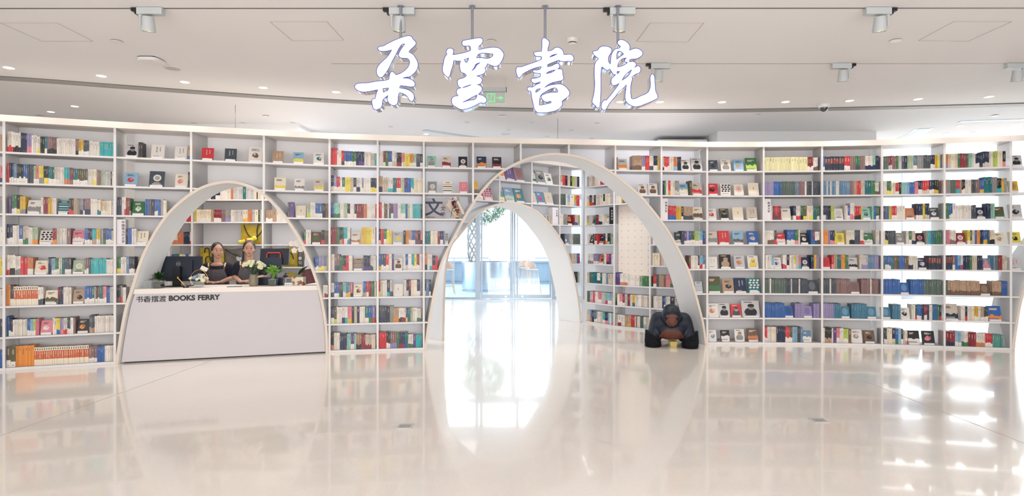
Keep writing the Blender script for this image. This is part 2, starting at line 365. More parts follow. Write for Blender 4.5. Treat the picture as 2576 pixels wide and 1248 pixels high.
def segs(V): return [Seg(V[i], V[i+1]) for i in range(len(V)-1)]
MAIN, COVE, NOOK = segs(WV), segs(IV), segs(NV)
def seg_at(S, px):
    for s in S:
        if s.pa <= px <= s.pb: return s
    return S[0] if px < S[0].pa else S[-1]
LEV = [.035+.3715*k for k in range(8)]
# ------------------------------------------------------------------ arches
class Arch:
    def __init__(s, seg, pts, E):
        s.seg = seg; s.E = Vector(E); s.P = [(seg.u(x), max(0, seg.h(x, y))) for x, y in pts]; s.P[0] = (s.P[0][0], 0); s.P[-1] = (s.P[-1][0], 0)
        s.dv = s.E/ s.E.dot(seg.n)        # unit of depth along the opening
    def hh(s, u):
        P = s.P
        if u <= P[0][0] or u >= P[-1][0]: return 0.0
        best = 0
        for (a, ha), (b, hb) in zip(P, P[1:]):
            if min(a, b) <= u <= max(a, b): best = max(best, ha+(hb-ha)*((u-a)/(b-a) if abs(b-a) > 1e-9 else 1))
        return best
    def left(s, h):
        for (a, ha), (b, hb) in zip(s.P, s.P[1:]):
            if ha <= h <= hb: return a+(b-a)*(h-ha)/max(1e-9, hb-ha)
        return s.P[0][0]
    def right(s, h):
        R = s.P[::-1]
        for (a, ha), (b, hb) in zip(R, R[1:]):
            if ha <= h <= hb: return a+(b-a)*(h-ha)/max(1e-9, hb-ha)
        return R[0][0]
    def frame(s, label, th=.034):
        P = crom(s.P, 3); n = len(P); Q = []
        P = [(u, max(0, h)) for u, h in P]
        for i, (u, h) in enumerate(P):
            a = Vector(P[max(0, i-1)]); b = Vector(P[min(n-1, i+1)]); t = (b-a).normalized() if (b-a).length > 1e-6 else Vector((0, 1)); q = Vector((u, h))+Vector((t.y, -t.x))*th; Q.append((q.x, max(0, q.y)))
        Q[0] = (P[0][0]+th, 0); Q[-1] = (P[-1][0]-th, 0)
        root = thing('arch_frame', label, 'arch', (*s.seg.xy((P[0][0]+P[-1][0])/2), 0)); o = Vector(root.location)
        def w(p, e): q = s.seg.xy(p[0]); return Vector((q.x+s.E.x*e, q.y+s.E.y*e, p[1]+.001))-o
        def ring(e0, e1, name, m):
            mb = MB()
            for i in range(n-1):
                a, b, c, d = P[i], P[i+1], Q[i+1], Q[i]
                mb.poly([w(a, e0), w(b, e0), w(c, e0), w(d, e0)]); mb.poly([w(d, e1), w(c, e1), w(b, e1), w(a, e1)])
                mb.poly([w(a, e1), w(b, e1), w(b, e0), w(a, e0)]); mb.poly([w(d, e0), w(c, e0), w(c, e1), w(d, e1)])
            for i in (0, n-1): mb.poly([w(P[i], e0), w(Q[i], e0), w(Q[i], e1), w(P[i], e1)])
            me = mb.mesh(name, m); b = bmesh.new(); b.from_mesh(me); bmesh.ops.remove_doubles(b, verts=b.verts, dist=1e-5); bmesh.ops.recalc_face_normals(b, faces=b.faces)
            for f in b.faces: f.smooth = True
            b.to_mesh(me); b.free(); me.set_sharp_from_angle(angle=math.radians(40)); link(name, me, root)
        ring(0, 1, 'band', M_band); ring(-.03, 0, 'edge_trim', M_edge)
desk_arch = Arch(MAIN[2], [(291, 916), (297, 874), (306, 819), (317, 767), (332, 721), (346, 675), (359, 640), (384, 591), (415, 544), (450, 508), (485, 482), (519, 465), (562, 455.5), (585, 455.5), (606, 459), (635, 469), (668, 489), (698, 519), (727, 554), (755, 597), (778, 646), (791, 680), (807, 730), (820, 796), (825, 845), (826, 888)], (0, .45))
big_arch = Arch(MAIN[4], [(1067, 880), (1071, 845), (1078, 799), (1090, 733), (1101, 684), (1116, 643), (1148, 580), (1174, 533), (1202, 490), (1240, 447), (1275, 421), (1309, 404), (1338, 393.5), (1373, 386.5), (1408, 385.5), (1445, 390), (1477, 399), (1511, 415), (1546, 437), (1575, 460), (1610, 490), (1638, 522), (1667, 559), (1690, 594), (1713, 637), (1732, 677), (1745, 718), (1760, 773), (1771, 819), (1777, 867)], (-.14, .55))
right_arch = Arch(MAIN[10], [(2544.5, 884), (2546, 860), (2552, 819), (2558.5, 778), (2568, 737), (2578, 709), (2605, 655), (2650, 590), (2710, 525), (2770, 480), (2820, 470), (2870, 490), (2920, 560), (2945, 700), (2955, 900)], (.05, .5))
cove_arch = Arch(COVE[0], [(1112, 850), (1113, 790), (1114, 740), (1117, 690), (1122, 650), (1133, 615), (1152, 591), (1176, 562), (1200, 537), (1226, 521), (1252, 512.5), (1281, 509.5), (1310, 513), (1338, 523), (1361, 539), (1387, 568), (1415, 608), (1431, 643), (1442, 685), (1451, 727), (1458, 773), (1461, 809)], (-.38, .397))
desk_arch.frame('white pointed arch band with cream edge framing the service desk')
big_arch.frame('large white arch band leading into the bright book cove')
cove_arch.frame('smaller white arch band inside the cove before the glass doors')
right_arch.frame('white arch band cut off by the right edge of the photo')
# ------------------------------------------------------------------ bookcase bays
def bay(seg, pa, pb, label, group, arch=None, depth=.36, back=True, right=False, levels=range(8), fascia=True, top=TOP, backm=None):
    ua, ub = seg.u(pa), seg.u(pb); dv = arch.dv if arch else seg.n
    o2 = seg.xy((ua+ub)/2); root = thing('bookcase_bay', label, 'bookcase', (o2.x, o2.y, 0), 0, group); o = Vector((o2.x, o2.y, 0))
    def w(u, off, z, d=None): p = seg.xy(u, off, d if d is not None else dv); return Vector((p.x, p.y, z))-o
    def bx(mb, u0, u1, o0, o1, z0, z1, d=None): mb.hexa([w(u0, o0, z0, d), w(u1, o0, z0, d), w(u1, o1, z0, d), w(u0, o1, z0, d)]+[w(u0, o0, z1, d), w(u1, o0, z1, d), w(u1, o1, z1, d), w(u0, o1, z1, d)]); mb.mi[-4] = 1
    ah = arch.hh if arch else (lambda u: 0.0)
    T = .014; z_in = top-.08
    for k in levels:
        z = LEV[k]; th = .034 if k == 0 else .022; N = 60; ivs = []; cur = None
        us = [ua+T+(ub-ua-2*T)*i/N for i in range(N+1)]
        ok = lambda u: ah(u) < z-.01
        def edge(a, b):
            for _ in range(18):
                m = (a+b)/2
                if ok(m) == ok(a): a = m
                else: b = m
            return (a+b)/2
        for i, u in enumerate(us):
            if ok(u):
                if cur is None: cur = u if i == 0 else edge(us[i-1], u)
                if i == N: ivs.append((cur, u)); cur = None
            elif cur is not None: ivs.append((cur, edge(us[i-1], u))); cur = None
        ivs = [v for v in ivs if v[1]-v[0] > .02]
        if ivs:
            mb = MB()
            for a, b in ivs: bx(mb, a, b, .0, depth, z-th, z)
            mb.build('shelf', [M_shelf, M_lip], root)
    for u, do in ((ua, True), (ub, right)):
        if not do: continue
        zb = ah(u)
        if zb > z_in-.05: continue
        mb = MB(); bx(mb, u-T, u+T, -.004, depth, zb, z_in, None if zb > 0 else seg.n); mb.build('side_panel', [M_panel, M_lip], root)
    if back:
        mb = MB(); N = 28 if arch else 1
        bt = [w(ua+(ub-ua)*i/N, depth, min(ah(ua+(ub-ua)*i/N), z_in-.004)) for i in range(N+1)]
        mb.prism(bt+[w(ub, depth, z_in), w(ua, depth, z_in)], (seg.n.x*.01, seg.n.y*.01, 0))
        mb.build('back_panel', backm or M_back, root)
    if fascia:
        mb = MB(); bx(mb, ua, ub, -.02, depth+.012, z_in, top, seg.n); mb.build('fascia', [M_fascia, M_fascia], root)
    return root
G1 = 'white bays of the long curved book wall'
BAYS = [(-190, 10, 'cut-off leftmost bay', 0), (10, 289, 'bay left of desk arch', 0), (289, 481, "bay at desk arch's left leg", 1), (481, 664, "bay above desk arch's peak", 1), (664, 829, "bay at desk arch's right leg", 1),
        (829, 950, 'bay right of desk arch', 0), (950, 1066, 'bay left of big archway', 0), (1066, 1190, "bay at big archway's left leg", 2), (1190, 1310, "bay over big archway's left side", 2), (1310, 1431, "bay over big archway's peak", 2),
        (1431, 1548, "bay just right of archway's peak", 2), (1548, 1664, "bay over big archway's right side", 2), (1664, 1779, "bay at big archway's right leg", 2), (1779, 1921, 'all-covers bay right of archway', 0), (1921, 2068, 'bay right of all-covers bay', 0),
        (2068, 2219, 'second bay right of all-covers', 0), (2219, 2376, 'first see-through bay', 0), (2376, 2543, 'last full see-through bay', 0), (2543, 2720, 'bay cut by right edge', 3), (2720, 2960, 'bay beyond right edge', 3)]
ARCH = {0: None, 1: desk_arch, 2: big_arch, 3: right_arch}
for i, (a, b, nm, ar) in enumerate(BAYS):
    bay(seg_at(MAIN, (a+b)/2), a, b, 'white open bookcase, '+nm, G1, ARCH[ar], back=(i < 16), right=(i == len(BAYS)-1), backm=M_back2 if (i < 5 or i in (13, 14, 15)) else None)
G2 = 'white bays of the book cove behind the big archway'
CB = [(1150, 1257, 'leftmost cove bay', 0), (1257, 1338, 'second cove bay', 0), (1338, 1408, 'third cove bay', 0), (1408, 1465, 'fourth cove bay', 0), (1471, 1545, 'fifth cove bay', 1), (1545, 1635, 'cove bay with dotted panel', 2), (1635, 1735, 'cove bay beside archway leg', 3)]
for i, (a, b, nm, si) in enumerate(CB):
    lv = range(8) if i != 5 else (0, 1, 2, 6, 7)
    bay(COVE[si], a, b, 'white open bookcase, '+nm, G2, cove_arch if si == 0 else None, depth=.28, levels=lv, right=(i in (3, 6)))
G3 = 'white shelf bays behind the service desk'
for a, b, nm in ((425, 483, 'left nook bay behind desk'), (483, 661, 'middle nook bay behind desk'), (661, 768, 'right nook bay behind desk')):
    bay(NOOK[0], a, b, 'white open bookcase, '+nm, G3, None, depth=.32, right=(b == 768), top=2.78, levels=range(7), backm=M_back2)
# dotted panel in the cove
s5 = COVE[2]; pg = thing('pegboard', 'cream pegboard panel dotted with small holes in the cove', 'panel', (*s5.xy(s5.L/2, .12), 0)); o = Vector(pg.location)
mb = MB(); q = [s5.xy(.02, .12), s5.xy(s5.L-.02, .12), s5.xy(s5.L-.02, .14), s5.xy(.02, .14)]
mb.hexa([Vector((p.x, p.y, LEV[2]+.002))-o for p in q]+[Vector((p.x, p.y, LEV[6]-.024))-o for p in q]); mb.build('board', mat('pegboard_cream', (.90, .86, .82), .6), pg)
mb = MB()
for i in range(5):
    for j in range(11):
        p = s5.xy(.09+i*(s5.L-.18)/4, .1195); z = LEV[2]+.15+j*.12
        if z < LEV[6]-.06: mb.lathe([(.007, 0), (.007, .002)], 8, (0, 0, 0), Matrix.Translation(Vector((p.x, p.y, z))-o) @ Matrix.Rotation(math.atan2(s5.t.y, s5.t.x), 4, 'Z') @ Matrix.Rotation(PI/2, 4, 'X'))
hp = mb.build('peg_hole', mat('peg_hole_grey', (.45, .43, .41), .7), pg); hp['kind'] = 'stuff'
# plain white side wall closing the cove on the right
# ------------------------------------------------------------------ books
CO = {'w': ('white', 226, 220, 214), 'c': ('cream', 232, 220, 200), 'i': ('beige', 202, 190, 176), 'g': ('silver', 196, 194, 196), 'G': ('grey', 140, 140, 140), 'd': ('charcoal', 66, 76, 88), 'k': ('black', 32, 32, 38),
      'n': ('navy', 34, 46, 78), 'b': ('blue', 52, 98, 168), 'B': ('sky-blue', 140, 180, 206), 'a': ('steel-blue', 98, 132, 164), 't': ('dark-teal', 28, 108, 118), 'T': ('turquoise', 48, 172, 180), 'e': ('green', 60, 116, 76),
      'E': ('sage', 168, 184, 156), 'm': ('mint', 142, 194, 178), 'l': ('lime', 176, 196, 96), 'y': ('yellow', 226, 208, 84), 'Y': ('mustard', 212, 172, 64), 'o': ('orange', 222, 140, 60), 'O': ('terracotta', 200, 124, 88),
      'r': ('red', 204, 56, 66), 'R': ('maroon', 138, 44, 58), 'p': ('pink', 216, 130, 144), 'P': ('rose', 196, 68, 108), 'v': ('purple', 92, 66, 130), 'V': ('lavender', 146, 136, 182), 'u': ('brown', 112, 88, 74), 'U': ('tan', 176, 148, 124),
      'h': ('mauve', 134, 106, 108), 'z': ('olive', 88, 84, 58), 'j': ('slate-green', 86, 104, 98), 'L': ('pale-yellow', 226, 222, 176), 'A': ('petrol', 66, 120, 150), 'M': ('sea-green', 84, 152, 142), 'q': ('orange-banded', 222, 214, 196), 'Q': ('red-banded', 44, 54, 76)}
def cc(ch): return lin(tuple(v/255 for v in CO[ch][1:]))
DATA = '''
A7|-100U*4 20. 50w/r*3^25 103w/k*3^24 170n*3^24 225V/p*2^23 265w*3^22 313w/y*2^21 340k*2^21 378t/w^21 400h/k*5^21 486w*9^20 650h/k^20 676Y/w*2^19 720d/w*3^19 768w*3^19 805w*4^18 862T*9^18 997. F1068-1198:gk3 1200k*2^20 1235. F1297-1427:wk6 F1505-1625:wb6 1632U/b^19 1657. F1743-1858:rw6 F1945-2060:dc6 F2155-2290:wu1
A6|-100p/n*4 20. 50r^24 70n/w*2^24 103a/w*2^23 137k/w*3^23 192b/w*2^23 230d*3^23 283E/w^22 303p/w^22 330y/G*2^22 370k/y*2^22 410t/w*3^21 465i/w*2^21 508w*3^21 550T/O*3^21 598R/h*2^21 628t/w*2^20 667z/w*5^20 755w*3^20 800c/y*2^20 835h*2^19 875E*2^19 910g*3^18 958k^18 970w*2^18 997. F1060-1190:Br1 F1278-1425:dw7 F1508-1632:cp1 1635k*2^21 1660.
A5|-100G*4 20. 66v^21 90e/w*2^23 135k/y^22 162Y/G*2^21 F211-345:wG2 347w^20 368R*2^21 410Y*2^20 445w*2^20 F482-590:tw4 590k/r*2^20 632U*2^20 668G*2^19 688G/n*2^20 715v/w^20 730h/n*3^20 782w*3^20 840w/t*2^19 872Y/w^19 885i/w*3^18 930c*2^18 965g*2^18 997. 1015n*2^23 1052w 1075c/r 1090R*2^22 1123e/w^22 F1128-1258:ew1 1258b*3^21 1295u 1312n 1340b/w*2 1370b*2 1398i*2 1418w*4^20 1475.
A4|-100w*4 20. 45n/w*2^24 100w*3^23 155b/w^22 188i/e*2^22 235w*3^21 270E/o*2^21 F318-447:wk5 449R/o*2^20 484i^20 512w/g*3^20 573h^20 F608-727:pw2 729b/w*2^20 758n/w*2^20 795T/U*2^19 833Y/w*2^19 865G*2 885w 890d/e*2^20 915b/w*2^19 940b/w*2^19 965i/w*2^18 995. 1092n 1107b*2^21 1142w*3^20 F1180-1312:ck6
A3|-100y*4 20. 40w/r*2^24 75w/k*2^24 120w/G*3^23 168r*2^21 228O/w*3^21 F275-408:cr1 410n*2^21 440B/w*2^20 470e/w*2^20 505w/E*2 530t*2 555d/w*3^20 F610-727:Ew7 729h/w*2 765d^19 785T*8^19 920w*6^18 993. 1012e/y*2^21 1045w*3 1095a 1118n/w 1135k/w*2 1165w 1190.
A2|-100w*4 20. 38o*2^25 78d/w*2^24 108q*4^23 190q*7^23 323w/d*2^22 F368-493:cz2 495R/n*2^21 515n*2 543w*3 F613-728:Uk1 729b/w*3^21 792t/w 815w*2 826u/w*2 858t/w*2 890p/w*2 922b*2^20 950g*2^20 990. 1008k/u*2^22 1040G/r*2 1060w*3^19 1105.
A1|-100n*4 20. 38b/t*2^24 65n/w*2^21 100w*5^20 185w*2 225b/w*2 252B/w*3 280l/w 300p*2 F328-448:pw1 450c/w*2 483y/b*2 515V/p*2 545g/r*2 577d/w*2 605w*2 632h*2 F650-768:ko1 770d/U*3^22 820w*12^21 988.
A0|-100b*4 20. 40z/w*2^25 124o*6^25 288q*24^22 765h/w*3^20 838b*4^20 905w*7^20 988.
B7|F147-255:Uc6 F330-432:By2 F507-610:wt1 663r*3^24 717w*2^21 755r/d*2 783b/w*4^20 850e/w*3 884n*2 910n/v*3 957w*3 1010i*3^18 1047T^18 1065. 1083w*3^22 1123R/w 1142e 1165b/w*3 1200w/i*2 1240k/R*3^20 1283p/w*2 1310y*3^19 1355o/w*2 1383E/w*2 1412d/n*3 1445n/w 1468. F1500-1585:mG3 F1630-1718:iR2 F1775-1862:kw7 F1935-2030:no2 F2072-2162:kR2
B6|F163-275:cy2 F340-440:wG2 F512-610:iy2 665n/i*2^23 690V/w 715r/w*2^21 745w 763t/w^20 787y*3^20 835i*2 862n/w 887w/n*2 920w 935V/w 950w*4 1012n/y*3 1065. 1078U/n*2^23 1115i*3^21 1165w/T*2 1207t*2 1238r/w*2 1275g/y 1290E 1307v/b*2 1335b*2 1365T/c*2 1392c*6 1466. F1505-1592:Gw7 F1640-1727:cn4 F1782-1865:pw6 1910Y/u*3^18 1952.
B5|290d/u^21 305v^21 345. F353-453:cw0 455E/l*2 487w*3 530b/w*2^20 560b/w 592k*2 620u*2 647. 663b/n*2^21 692m/e*3 745w 775E*2 808n/w*2^20 832w*3 870n/w 888R*3 950O*2 980w*3 1025w/g*2 1053r 1065. 1078r*2^23 1110w 1130u*2^21 1160w 1172t 1190R/w 1210V*3 1250w*2 1275m/w*2 1317b 1335E 1355w*2 1380T*6 1450k 1465.
B4|415e/r*2^20 448w*3^20 F492-583:ue1 583k/r*2^20 612u*3^19 645. 660R*3^24 715e*2 740n/U*2 765e/r 780T/w*2 808w/a*2 F832-922:wO2 930Y*2 965y*4 1022c/w 1052V 1065. 1077n/w^22 1100r*2 1127e/w 1152y*2^20 F1198-1297:gy1 1298k 1320o*2 1345U/w*2 1372b/w*2 1402R/d*2 1425k/R 1448p/n 1465. 1480t*3^19 1535c*3^19 1570w*2 1597R 1620n/w 1645b 1656. F1660-1690:wk5
B3|517b/w*3^20 557V/y*2 607a/i*2 628U 645. 658w*3^23 695h/d*2 742e*2^21 770n/r*2 795r*2 820w*2 F853-948:Ua4 948n/v*4 1010g/d*2 1035w*3 1060. 1075b/Y^23 1105d/w*2 1145r/w 1170w*2 1197v F1212-1295:wu3 1297w*2 1317b/g*2 1340w 1370T/w*2 1395y/w 1415R/w*2 1440w*2 1465. 1480O/n^23 1507w*2 1527w/T*2 1550n/r^21 1577r*2^20 1597.
B2|585w*2^17 610w/R*2 640. 658w/d*2^20 692b/w*2 735R/e*2 752t/n 770m/w*2 795a/Y*2 835p/k F853-945:cu1 947b/U*2^21 975r/w 995R*2 1018e*3 1045i 1060. 1073r/y^23 1097i*2 1120w*3 1155n/T 1180g/d F1205-1300:ww0 1302w*2 1325n/g*2 1345R/k 1365w 1375c*3 1418n/w*2 1445. 1478n/w 1495a 1522n/w 1538.
B1|657n/w*2^23 692z/l 715w*4 760g/n 787w/T 810p/Y*2 847k 868i*2 892n 915w*4 962t/w 995b/e*2 1027V/r 1050. 1073d/n*4^23 1135n 1153k 1180G*3 1213U/o*3^20 1258w/n*2 1285w/R*2 1320v/y 1335t 1360E*2 1380w*2 1417w/e*3^19 1450.
B0|655k/O*2^24 690w*4 742n*4^22 800b/o 805m*2 838v/w*2 868m 885U/k*3^21 930R*3 965i/R*5^20 1020c*3 1055. 1070R^24 1087r*4^23 1150k/w*2 1183h/V*3^22 1240e 1260n/R*3 1312t/b*2 1340w/e*4^19 1385v 1408T*4^18 1460.
C7|1207h^19 1232. F1235-1325:go2 1362U/u*6^22 1443V/w*2 1475r*3 1510w/d*3 1545n/w*3 1580Y 1596. 1612w/R*2^20 1640r/w*3^21 1685w*3 1720O/B*2 1755n*3^21 1788. F1790-1878:wk3 F1882-1985:gk3 F2028-2117:dk1 F2137-2232:wG3 F2250-2345:BU1
C6|F1410-1500:wu3 F1503-1592:wu3 1612n*2^22 1640e 1655w*2 1675r/o*2 1695w*2 1733G/i*2 F1770-1860:Bc2 1862z 1883. F1885-1985:ir2 F2022-2120:rk1 F2133-2230:wk5 F2253-2345:cp0
C5|1667r/b*5^21 1745Y*4^20 1790k/w 1808U/d*6^20 1890. F1893-1990:cu2 F2015-2105:wr1 F2125-2217:zk3 F2240-2342:cw0
C4|F1712-1815:dw2 1790d 1815v/w^20 1835V/w 1855b/w*2 1875u/w 1890e/w 1905l/w*2 1925E/w 1940m/w*2 1960B/w 1975b/v*2 1998. F2015-2115:iG2 F2113-2220:rc6 F2240-2345:Bu2
C3|1812b/Y*2^20 1835n/w 1855u/R 1873w*4 1935n/w 1950B/r*2 1975a/w*2 1998. F2022-2115:wB6 F2125-2235:kU3 F2253-2355:gO1
C2|F1905-1985:gB4 F2017-2145:ze2^25 F2150-2260:Uk1 F2255-2372:nw6
C1|F2018-2125:wO1 F2115-2225:gk3 F2225-2325:rd3 F2318-2490:gk3^25
C0|F2020-2105:wa1 F2137-2222:kw2 F2258-2352:wG3
D7|F10-118:el2 163L*16^21 547R/w*3^21 597w/u*3^20 640. 667b/w^22 697Q*7^21 868r/w*2 918h*3 965e/d*2 1008h*2 1050w/n*5 1115m/n*2 1140n*2 1170. 1187u/d*2^20 1217j*2 1255R/g*2 1285h*2 1320e 1340g*3 1370d 1393n 1418E*3 1470a/w*2 1505G*4 1560d*4 1622n/w*2 1660Y*2 1680y 1700B 1710. 1733o/V*2^21 1775c*4 1835i 1860e 1880R*3 1925u*2 1955m*2 1985w*2 2015n/w*2^20 2050n*2 2080n/i*3^23 2135w*2 2170l*2 2208c*3 2255k/p 2280. F2330-2440:gk3
D6|F33-135:cw0 163V*5^21 250b*5 318j*10 440a*2 468h*4 525w 540d*3 585w 595d*4 650. 668a*3^21 713w 725a 745w 758a*2 795w*2 820a*6 918h*3 950U 977r*2 1013i*2 1047t*2 1075t 1102e*2 1138w/u*3^18 1170. 1190w*5^20 1240e/y*2 1278c*3^18 1315r/w*2^17 1345k^18 1365m*2 1395B*2 1437b*2 1482p*2 1515n/w*2^20 1550r/i*3 1610n/w*2 1655k/Y*2 1693. 1733o/V*2^20 1762G*2 1795j*3 1845r/T*2 1875U 1895k/w*2 1925w*2 1975G 1983d*2 2015h*2 2055b/Y*2 2090t*4^23 2160G*2 2205k/T*3^21 2243Y 2265G 2290. F2308-2405:Yu0
D5|F18-120:iu6 225w^22 240R*3^21 265r/d*2 290R*2 317. F320-413:wc2 423n/w*2 447w/r*3 485e/k*2 510z/y 540c*2 565c/y*2 597t*3^20 630e/w*2 652. 668n/w*3^21 708n/b 720k*2 750l*2 780w F783-870:wg7 872w*2 898b/w 918w/p*3^25 957r/k*3^20 1015y F1025-1110:md1 1110m*2 1125b 1145e/w*2 1173. 1187p^20 1203v 1225e 1240b 1257Y*2 1283r/w*2 1325w*3 F1400-1495:OU7 1497n/w*3^23 1553y 1575n/i*3 F1612-1712:dw1 1733e*3^23 1787b/w*2 1815w 1845w*8^20 1980d*2 F2022-2118:nw7 2120n*2^22 2148m*2 F2183-2285:ze2 F2305-2440:gk1
D4|F25-130:bi1 165w*2^21 198w/u*4 255d/r*2 F278-365:rw2 370b/w*4^22 437e/p*2 468w F483-567:kw1 575b*2 597R/b 612w/d*2^19 652. 668o*2^21 697o 725V*2 745n/p*2 785y F797-882:yu0 885c*3 912w/k*3 957d*4 1007w/r*2 F1038-1130:ew2 1145w/g*3 1175. 1190w^20 1225k/y*2 1250d*5 F1317-1405:Gg1 1407w*2 1433e/w 1457i/n*2 F1490-1585:kp7 1590i 1595T 1615a 1632t*2 1667e*4 1717. 1735a^21 1760p*2 1790w/h*3 F1845-1945:Rw7 1945y/w 1970d/Y 1985i*2 2010b 2028o 2055n*2 2085b/Y*2 2120d 2140c/k*3 F2185-2290:cU1 F2310-2430:yk1
D3|F28-130:wy3 180w*3^21 232B/w F252-330:wb1 332w/P*2 365k/w 388w*3 430y/w 447g*2 472p/T F490-575:nw7 577n*2 603Y*2 628V*2 652. F668-755:rR0 757r/p 777U*2 805t*2 840o*2 875e*2 F905-998:gk2 1000i*2 1020g/V*4 1075a*4 1130V*3 1170. 1190j*2^20 1225b/w*3 1275t*2 1300u 1325z*2 1345b*3 1395u*2 1430w/n*3 1470w*2 F1510-1600:ng1 1605Q*5 1715. 1735Q*4^21 1815h/w 1838b 1860B/b*2 1890w/r 1905n*2 1945n 1962e 1985i*2 2030n*2 F2078-2165:ap3 2175a 2190j 2217R*2 2250i*2 2290. F2310-2430:gr6
D2|F30-145:tw5 165j*6^22 215w 228j*8 355d*4 402w 412d*5 470w 482d*5 F547-653:dG0 668j*3^22 690d*5 740w 752d*4 797h*7 F920-1015:hu0 1017h*5 1095w 1107h*4 1170. 1190b*8^22 1290b*3 F1355-1445:bB0 1447b*2 1465b*5 1562j*7 1718. 1735j*2^21 1775U/u*14 F2055-2160:uU0 2162U/u*4 2243b*3 2295.
D1|167b*11^22 F345-435:bn0 437V*6 F510-600:Vv0 600V*5 655. 670V*6^22 775A*4 F838-928:AB0 930A*6 F1065-1162:AB0 F1190-1285:AB0 1287A*3^22 F1360-1455:wk1 1457w*2 1487e/r 1503b/w*3 1543n 1565R/w*2 1592n*2 1610w*2 1637t 1645b*2 1680e 1700n/r 1718. F1745-1885:in2^24 1887w*2^21 1925n/r*2 1945w*2 1975c*2 2005Y/w*2 2040w 2062U/w*2 2090d/w*3 2125. F2128-2265:bo2
D0|F27-130:uO2 165r/w*2^23 195w*4 240c*2 275n*2 312n*3 353r/w*2 385u/w*2 415B*3 457d*2 485a F505-595:aw2 670w*2^22 697k/U*4^22 758w 772v 800p/w*2 828w*3 862l/w*3^21 905u F930-1040:wG1 F1045-1150:uk1 1190n^22 1215d/w*2 1240c*2^23 1285n/i 1313b/e*2 1340B 1365n/w 1383i*2^20 1400w/p 1420. F1425-1545:kw2 F1555-1675:kp1 1735R/n*4^21 1835B/w*4 1893w/e*4 1952R*3 2020w/O*5^19 2100r/w*4 2165M*5^18 2255.
NA6|1735T^20 1760w 1790w*2 1825n 1865n/w*3^20 1905w*6^21 2000O 2020g*5 2105t 2130g*6 2200w 2225k 2235c*4 2283. 2300w*6 2420.
NA5|1570t/l*3 1610r 1630r*2 1663. 1680y 1700c/w*12 1825U 1850R/w*5^20 1915h*2 1950G/V*3 2000w*4 2035g*3 2105c/Y*2 2148O*2 2185g*2 2210c 2238j 2258w*2 2283. 2305U/w*3 2365U 2400w*6 2500w*5 2580.
NA4|1480O*2 1500w/O 1530O*5 1585n*3 1640w/r*2 1663.
NA3|1450b*3 1510e*2 1550c*2 1600b*2 1630w*3 1662.
CC7|F205-268:ow2 F268-352:vw6 F352-437:hR0 F482-540:ge2 F540-618:Gk1 F618-683:we1 725U/g*2^20 757r*2 783k 800i*2 825k 840l 860i*2 885n 905. 948g*2^20 968w 985i*3 1015w*2 1062r 1065P*3 1110n/p*3 1150.
CC6|F5-75:Rw2 F78-160:pk5 F202-264:ty2 F264-352:aE2 F352-437:to1 F482-545:iw6 F545-615:ar1 F618-688:iw0 722j*4^21 785w 797B/i*2 822c 860Y/B*2 880r*2 906. 946w/y*2^20 970k/r 990w/r 1010n*2 1025w*3 1040i*2 1060w 1090k/w*2 1105c*4 1150g*2 1180. 1195w*4^20 1248Y 1260u*3 1330.
CC5|F585-632:wb1 638i*3^16 675d 685r 697. 725w*4^20 765G*2 800. F803-850:Ok2 850R 865i/b*2 890l 895U 908. 945i/y*2^19 965w 984. F985-1012:uk1 1015t 1030R*2 1050w/n*2 1080w F1090-1143:ic1
CC4|727r/w^20 745r 770d 780. F783-820:aw1 820g*2 850j*4 905h 912. 950w 957. F959-1000:ki1 1000n 1010U 1015R/c*2 1035r 1042. F1044-1090:kU2 1090n/R 1110w/o 1125k/m*2 1145d 1155E 1181.
CC3|783b/w^19 815b 835i*2 870i 880b 893R 908. 955w/G*2^19 1005V/w 1038. F1040-1092:Ok1 1095w*2 1115P/n*2 1140v 1160w*2 1180. 1525c*4^22 1590O 1600g 1620w 1640c*2 1670.
CC2|845i 865n*2 890E 905. 950i*2^20 970j*2 990t*3 1035w/d*2 1063t 1080w*3 1115a 1130i*2 1180. 1197v*3^23 1240w/O*3^21 1305w*8^18 1408E 1433e*2 1480e 1508. 1532r/w*2^21 1560d 1580U*2 1625u 1640p*2 1680U/e*3 1735.
CC1|950j^21 975g/p*2 1000P 1015w*3 1045p/w*2 1075g*2 1105m/P*2 1130B/w*2 1165i 1183. 1197e/k^21 1215w 1235p/w*2 1262R/w 1280g*2 1305R*2 1327w 1347Y/t*2 1370w*4 1425i*2 1445w*2 1475i*3 1508. 1533w*4^21 1610n 1625b/w 1640w*2 1680n 1720i 1745b*2 1770i 1780.
CC0|947i*3^21 975a/O 990n 1010a/c*2 1035w*2 1060i*2 1085T/w*2 1105n/p*2 1130B 1145w*2 1160m/p*2 1181. 1197i*2^20 1220w/R 1250w*2 1280U 1300U/Y*2 1335r*3 1368i 1380u 1388w*2 1415j*3 1445w/m*2 1465i*2 1490w 1508. 1545i*4 1620w*6 1790.
'''
import re
OX = {'A': 0, 'B': 640, 'C': 1200, 'D': 1876}
SHELF = ['bottom', 'seventh', 'sixth', 'fifth', 'fourth', 'third', 'second', 'top']
def ordn(n): return '%d%s' % (n, 'th' if 10 <= n % 100 <= 20 else {1: 'st', 2: 'nd', 3: 'rd'}.get(n % 10, 'th'))
NB = [(425, 483, 'nook bay left of people'), (483, 661, 'nook bay behind the people'), (661, 768, 'nook bay right of people')]
SPINES, COVERS = [], []
